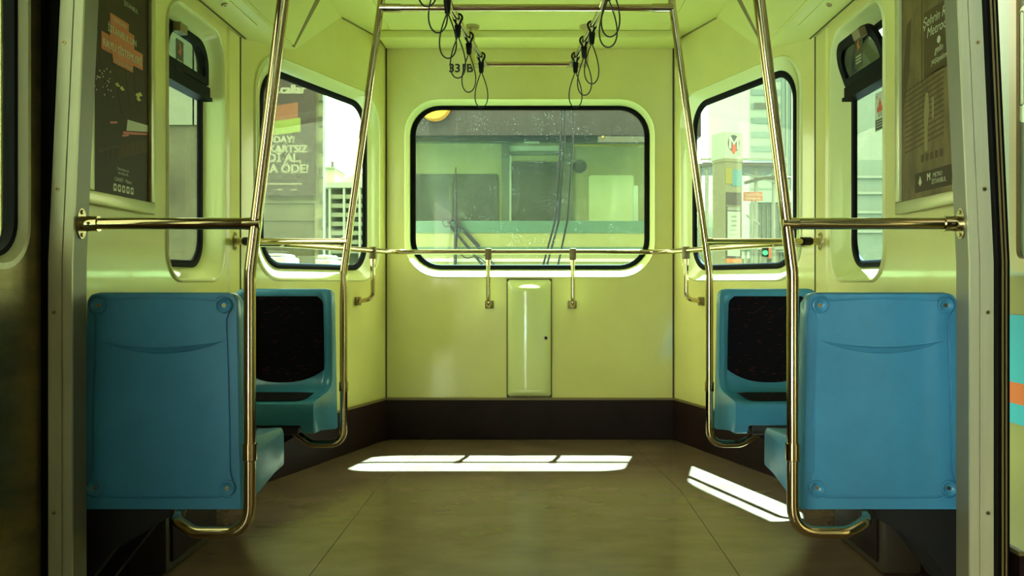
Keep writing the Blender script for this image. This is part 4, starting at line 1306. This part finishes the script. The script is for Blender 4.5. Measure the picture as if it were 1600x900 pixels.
# parked vehicles low in the left window
for i, (x0, x1, py0, py1, m, lab) in enumerate(((404, 446, 396, 404, OUTW, 'long white vehicle roof low in the left window'), (492, 516, 398, 410, OUTW, 'white van low in the left window near the pole'),
                                              (518, 532, 402, 410, PALE, 'pale small car low in the left window'))):
    Yv = 30.0 + 4 * i
    vv = thing('parked_vehicle', lab, 'vehicle', (PX((x0 + x1) / 2, Yv), Yv, -1.1), 'vehicles seen through the left window')
    box('body', PX(x0, Yv), PX(x1, Yv), Yv, Yv + 1.8, -0.8, PZ((py0 + py1) / 2 + 1, Yv), m, vv, bev=.08)
    w_ = PX(x1, Yv) - PX(x0, Yv)
    box('cabin', PX(x0, Yv) + w_ * .1, PX(x1, Yv) - w_ * .12, Yv + .1, Yv + 1.7, PZ((py0 + py1) / 2 + 1, Yv), PZ(py0, Yv), m, vv, bev=.08)
    for q in (.2, .8):
        cyl('wheel', (PX(x0, Yv) + w_ * q, Yv - .02, -.8), (PX(x0, Yv) + w_ * q, Yv + .2, -.8), .3, RUBBER, vv, n=16)

# ------------------------------------------------------------------ right : metro totem, kiosk canopy, tower, sign, signal
MY = 25.0
mz = lambda py: PZ(py, MY)
mx_ = lambda px: PX(px, MY)
tot = thing('metro_totem', 'square metro totem with white lantern cube and letter M sign', 'sign', (mx_(1141), MY, -1.1))
TOTW = mat('totem_lantern', (0.24, 0.27, 0.18), .4); TOTF = mat('totem_frame', (0.14, 0.135, 0.055), .5); TOTD = mat('totem_dark', (0.04, 0.03, 0.015), .5)
rot = 0.42
def rotbox(name, hw, z0, z1, m, off=(0, 0), hd=None, parent=tot):
    hd = hd or hw
    c, s_ = math.cos(rot), math.sin(rot)
    v = []
    for z in (z0, z1):
        for a, b in ((-hw, -hd), (hw, -hd), (hw, hd), (-hw, hd)):
            a2, b2 = a + off[0], b + off[1]
            v.append((mx_(1141) + a2 * c - b2 * s_, MY + .4 + a2 * s_ + b2 * c, z))
    return mesh(name, v, [(0, 1, 2, 3), (4, 5, 6, 7), (0, 1, 5, 4), (1, 2, 6, 5), (2, 3, 7, 6), (3, 0, 4, 7)], m, parent)
hwid = 45 * MY / F / (2 * (math.cos(rot) + math.sin(rot)))
rotbox('lantern', hwid, mz(247), mz(206), TOTW)
rotbox('shaft_collar', hwid * 1.02, mz(252), mz(247), TOTF)
rotbox('shaft', hwid * .96, -1.1, mz(252), TOTF)
def face(name, a0, a1, z0, z1, m, side=0, d=.012):
    c, s_ = math.cos(rot), math.sin(rot)
    hw = hwid * .96 if 'logo' not in name else hwid
    v = []
    for dd in (0, d):
        for a, z in ((a0, z0), (a1, z0), (a1, z1), (a0, z1)):
            if side == 0: p = (a * hw, -hw - dd)
            else: p = (hw + dd, a * hw)
            v.append((mx_(1141) + p[0] * c - p[1] * s_, MY + .4 + p[0] * s_ + p[1] * c, z))
    return mesh(name, v, [(0, 1, 2, 3), (4, 5, 6, 7), (0, 1, 5, 4), (1, 2, 6, 5), (2, 3, 7, 6), (3, 0, 4, 7)], m, tot)
for sd in (0, 1):
    face('dark_panel', -.88, .88, mz(320), mz(300), TOTD, sd)
    face('poster_case', -.88, .88, mz(404), mz(322), TOTD, sd)
    face('timetable', -.74, .74, mz(400), mz(330), TOTW, sd, .02)
    face('timetable_header', -.74, .74, mz(328.5), mz(323), GREYF, sd, .02)
    for k in range(8):
        zz = mz(338 + k * 7)
        face('timetable_line', -.3, .3, zz - .02, zz + .02, GREYF, sd, .026)
face('map_patch', -.95, -.2, mz(287), mz(262), mat('map_yellow', (0.18, 0.15, 0.012), .5), 0, .014)
face('map_patch', -.2, .95, mz(290), mz(264), mat('map_cyan', (0.06, 0.15, 0.13), .5), 0, .014)
face('orange_foot', -.88, .88, mz(410), mz(404), INK_ORANGE, 0, .015)
# M mark : dark oval, white M, orange arrow
def logo_poly(name, pts, m, d):
    c, s_ = math.cos(rot), math.sin(rot)
    v = []
    n = len(pts)
    for dd in (0.004, d):
        for a, z in pts:
            p = (a, -hwid - dd)
            v.append((mx_(1141) + p[0] * c - p[1] * s_, MY + .4 + p[0] * s_ + p[1] * c, z))
    return mesh(name, v, [tuple(range(n)), tuple(range(n, 2 * n))] + [(k, (k + 1) % n, n + (k + 1) % n, n + k) for k in range(n)], m, tot)
lc = mz(223); ls = .21; lo_ = -hwid * .0
logo_poly('logo_oval', [(lo_ + math.cos(k * PI / 12) * ls * .95, lc + math.sin(k * PI / 12) * ls * 1.15) for k in range(24)], mat('logo_grey', (0.03, 0.045, 0.035), .4), .010)
M_ = [(-.17, -.16), (-.10, -.16), (-.10, .08), (0, -.06), (.10, .08), (.10, -.16), (.17, -.16), (.17, .19), (.11, .19), (0, .03), (-.11, .19), (-.17, .19)]
logo_poly('logo_letter', [(lo_ + a * .98, lc + b) for a, b in M_], OUTW, .014)
A_ = [(-.055, -.02), (0, -.08), (.055, -.02), (.055, -.17), (.10, -.17), (0, -.31), (-.10, -.17), (-.055, -.17)]
logo_poly('logo_arrow', [(lo_ + a, lc + b) for a, b in A_], INK_RED, .017)

can = thing('station_canopy', 'flat brown station canopy on thin posts behind the metro totem', 'canopy', (mx_(1165), 28, -1.1))
CY_ = 28.0
cx_ = lambda px: PX(px, CY_); cz = lambda py: PZ(py, CY_)
box('roof_slab', cx_(1098), cx_(1230), CY_, CY_ + 2.5, cz(260), cz(253), TOTD, can, bev=.03)
box('roof_edge', cx_(1094), cx_(1226), CY_ - .15, CY_, cz(251), cz(248), GREYF, can)
for px in (1097, 1108, 1186, 1214):
    cyl('post', (cx_(px), CY_ + .4, -1.1), (cx_(px), CY_ + .4, cz(253)), .06, GREYF, can, n=10)
tube('brace', [(cx_(1165), CY_ + .2, cz(285)), (cx_(1196), CY_ + .2, cz(277)), (cx_(1238), CY_ + .2, cz(277))], .05, TOTD, can, n=8)
tube('brace', [(cx_(1165), CY_ + .2, cz(270)), (cx_(1215), CY_ + .2, cz(284))], .03, GREYF, can, n=8)
tube('hand_rail', [(cx_(1165), CY_ - .1, cz(336)), (cx_(1186), CY_ - .1, cz(352))], .04, GREYF, can, n=8)
sg = thing('street_sign', 'orange street sign with white lettering beside the totem', 'sign', (mx_(1177), 26, -1.1))
fsg = frame3((0, 26, 0), (1, 0, 0), (0, -1, 0))
slab('board', fsg, rrect(PX(1161, 26), PX(1191, 26), PZ(314, 26), PZ(300, 26), .02, 3), 0, .05, mat('sign_orange', (0.30, 0.06, 0.01), .45), sg)
text_mesh('lettering', 'Sağlık Bakanı', fsg, PX(1163, 26), PZ(306, 26), .115, .056, OUTW, sg, 'LEFT')
text_mesh('lettering', 'Hastanesi', fsg, PX(1164, 26), PZ(312, 26), .115, .056, OUTW, sg, 'LEFT')
cyl('post', (PX(1176, 26), 26.08, -1.1), (PX(1176, 26), 26.08, PZ(300, 26)), .035, GREYF, sg, n=8)
tl = thing('traffic_light', 'traffic light showing green low in the right window', 'traffic light', (PX(1196, 30), 30, -1.1))
box('head', PX(1192, 30), PX(1201, 30), 30, 30.2, PZ(401, 30), PZ(386, 30), RUBBER, tl, bev=.02)
cyl('lamp', (PX(1195.5, 30), 30.0, PZ(395, 30)), (PX(1195.5, 30), 29.95, PZ(395, 30)), .085, mat('green_lamp', (0.01, 0.3, 0.08), .3, emit=(0.02, 1.0, 0.28), estr=2.2), tl, n=16)
box('backboard', PX(1201, 30), PX(1207, 30), 30, 30.1, PZ(404, 30), PZ(386, 30), mat('brick_red', (0.35, 0.10, 0.03), .6), tl)
cyl('post', (PX(1196.5, 30), 30.1, -1.1), (PX(1196.5, 30), 30.1, PZ(401, 30)), .06, GREYF, tl, n=8)
# office tower
OY = 58.0
OFFW = mat('office_panel', (0.20, 0.26, 0.18), .5, var=.08, vscale=.3); OFFG = mat('office_glass', (0.10, 0.16, 0.12), .12); OFFD = mat('office_slot', (0.06, 0.075, 0.045), .4)
ot = thing('office_tower', 'pale glass and panel office tower filling the right window', 'building', (PX(1210, OY), OY, -1.1))
box('core', PX(1171, OY), PX(1330, OY), OY, OY + 14, -1.1, PZ(40, OY), OFFW, ot)
for k in range(9):
    py = 118 + k * 22
    box('window_band', PX(1174, OY), PX(1219, OY), OY - .06, OY, PZ(py + 9, OY), PZ(py, OY), OFFG, ot)
box('window_slot', PX(1178, OY), PX(1216, OY), OY - .09, OY - .02, PZ(170, OY), PZ(161, OY), OFFD, ot)
for px in (1221, 1229, 1238):
    box('glass_strip', PX(px, OY), PX(px + 6, OY), OY - .08, OY, 0, PZ(60, OY), OFFG, ot)
    box('mullion', PX(px + 6.2, OY), PX(px + 7.6, OY), OY - .25, OY, -1.1, PZ(45, OY), OFFW, ot)
box('ledge', PX(1171, OY), PX(1270, OY), OY - .9, OY, PZ(318, OY), PZ(300, OY), OFFW, ot)
text_mesh('lettering', 'OW', frame3((0, OY - .92, 0), (1, 0, 0), (0, -1, 0)), PX(1228, OY), PZ(314, OY), .42, .01, OFFD, ot, 'LEFT') if False else None
for k in range(12):
    x = PX(1174 + k * 7, OY)
    box('fin', x, x + .10, OY - .5, OY - .3, -1.1, PZ(322, OY), OFFD, ot)
ws = thing('white_hall', 'low white hall with large shutters behind the station canopy', 'building', (PX(1140, 70), 70, -1.1))
box('hall_walls', PX(1060, 70), PX(1160, 70), 73, 80, -1.1, PZ(330, 70), mat('hall_white', (0.45, 0.50, 0.38), .7), ws)
for k in range(6):
    box('shutter', PX(1072 + k * 14, 70), PX(1082 + k * 14, 70), 72.9, 73, -1.0, PZ(352, 70), PALE, ws)
cw = thing('covered_walkway', 'low white covered walkway with flat roof behind the traffic light', 'walkway', (PX(1200, 40), 40, -1.1))
box('walk_roof', PX(1160, 40), PX(1262, 40), 40, 43, PZ(390, 40), PZ(382, 40), OUTW, cw)
for px in (1166, 1190, 1214, 1240):
    box('walk_post', PX(px, 40), PX(px + 3, 40), 40.2, 40.4, -1.1, PZ(390, 40), PALE, cw)
box('walk_wall', PX(1160, 40), PX(1262, 40), 42, 42.2, -1.1, PZ(402, 40), PALE, cw)

pb = thing('pale_block', 'pale glass block with a stepped white roof in the right side window', 'building', (PX(1365, 34), 34, -1.1))
PBG = mat('pale_glass_wall', (0.13, 0.18, 0.125), .4); PBW = mat('pale_step', (0.20, 0.24, 0.17), .6)
box('core', PX(1325, 36), PX(1420, 36), 36, 44, -1.1, PZ(60, 36), PBG, pb)
for k in range(5):
    box('roof_step', PX(1338 + 6 * k, 34), PX(1400, 34), 34.0, 36, PZ(250 - 10 * k, 34), PZ(240 - 10 * k, 34), PBW, pb)
box('lower_hall', PX(1330, 34), PX(1410, 34), 34, 36, -1.1, PZ(250, 34), PBG, pb)
for py in (275, 300, 330, 360):
    box('floor_band', PX(1330, 34), PX(1410, 34), 33.85, 34, PZ(py + 4, 34), PZ(py, 34), PBW, pb)

# unseen roof, added over the gap on the right to shade the train
pc = thing('shade_roof', 'unseen flat dark roof added to shade the train on the right side', 'roof', (3.2, -3, -1.1))
box('roof_deck', 1.30, 6.5, -12, 4.3, 3.30, 3.42, GREYW, pc)
for y in (-9, -4, 1):
    box('roof_post', 4.95, 5.15, y, y + .2, -1.1, 3.30, GREYF, pc)
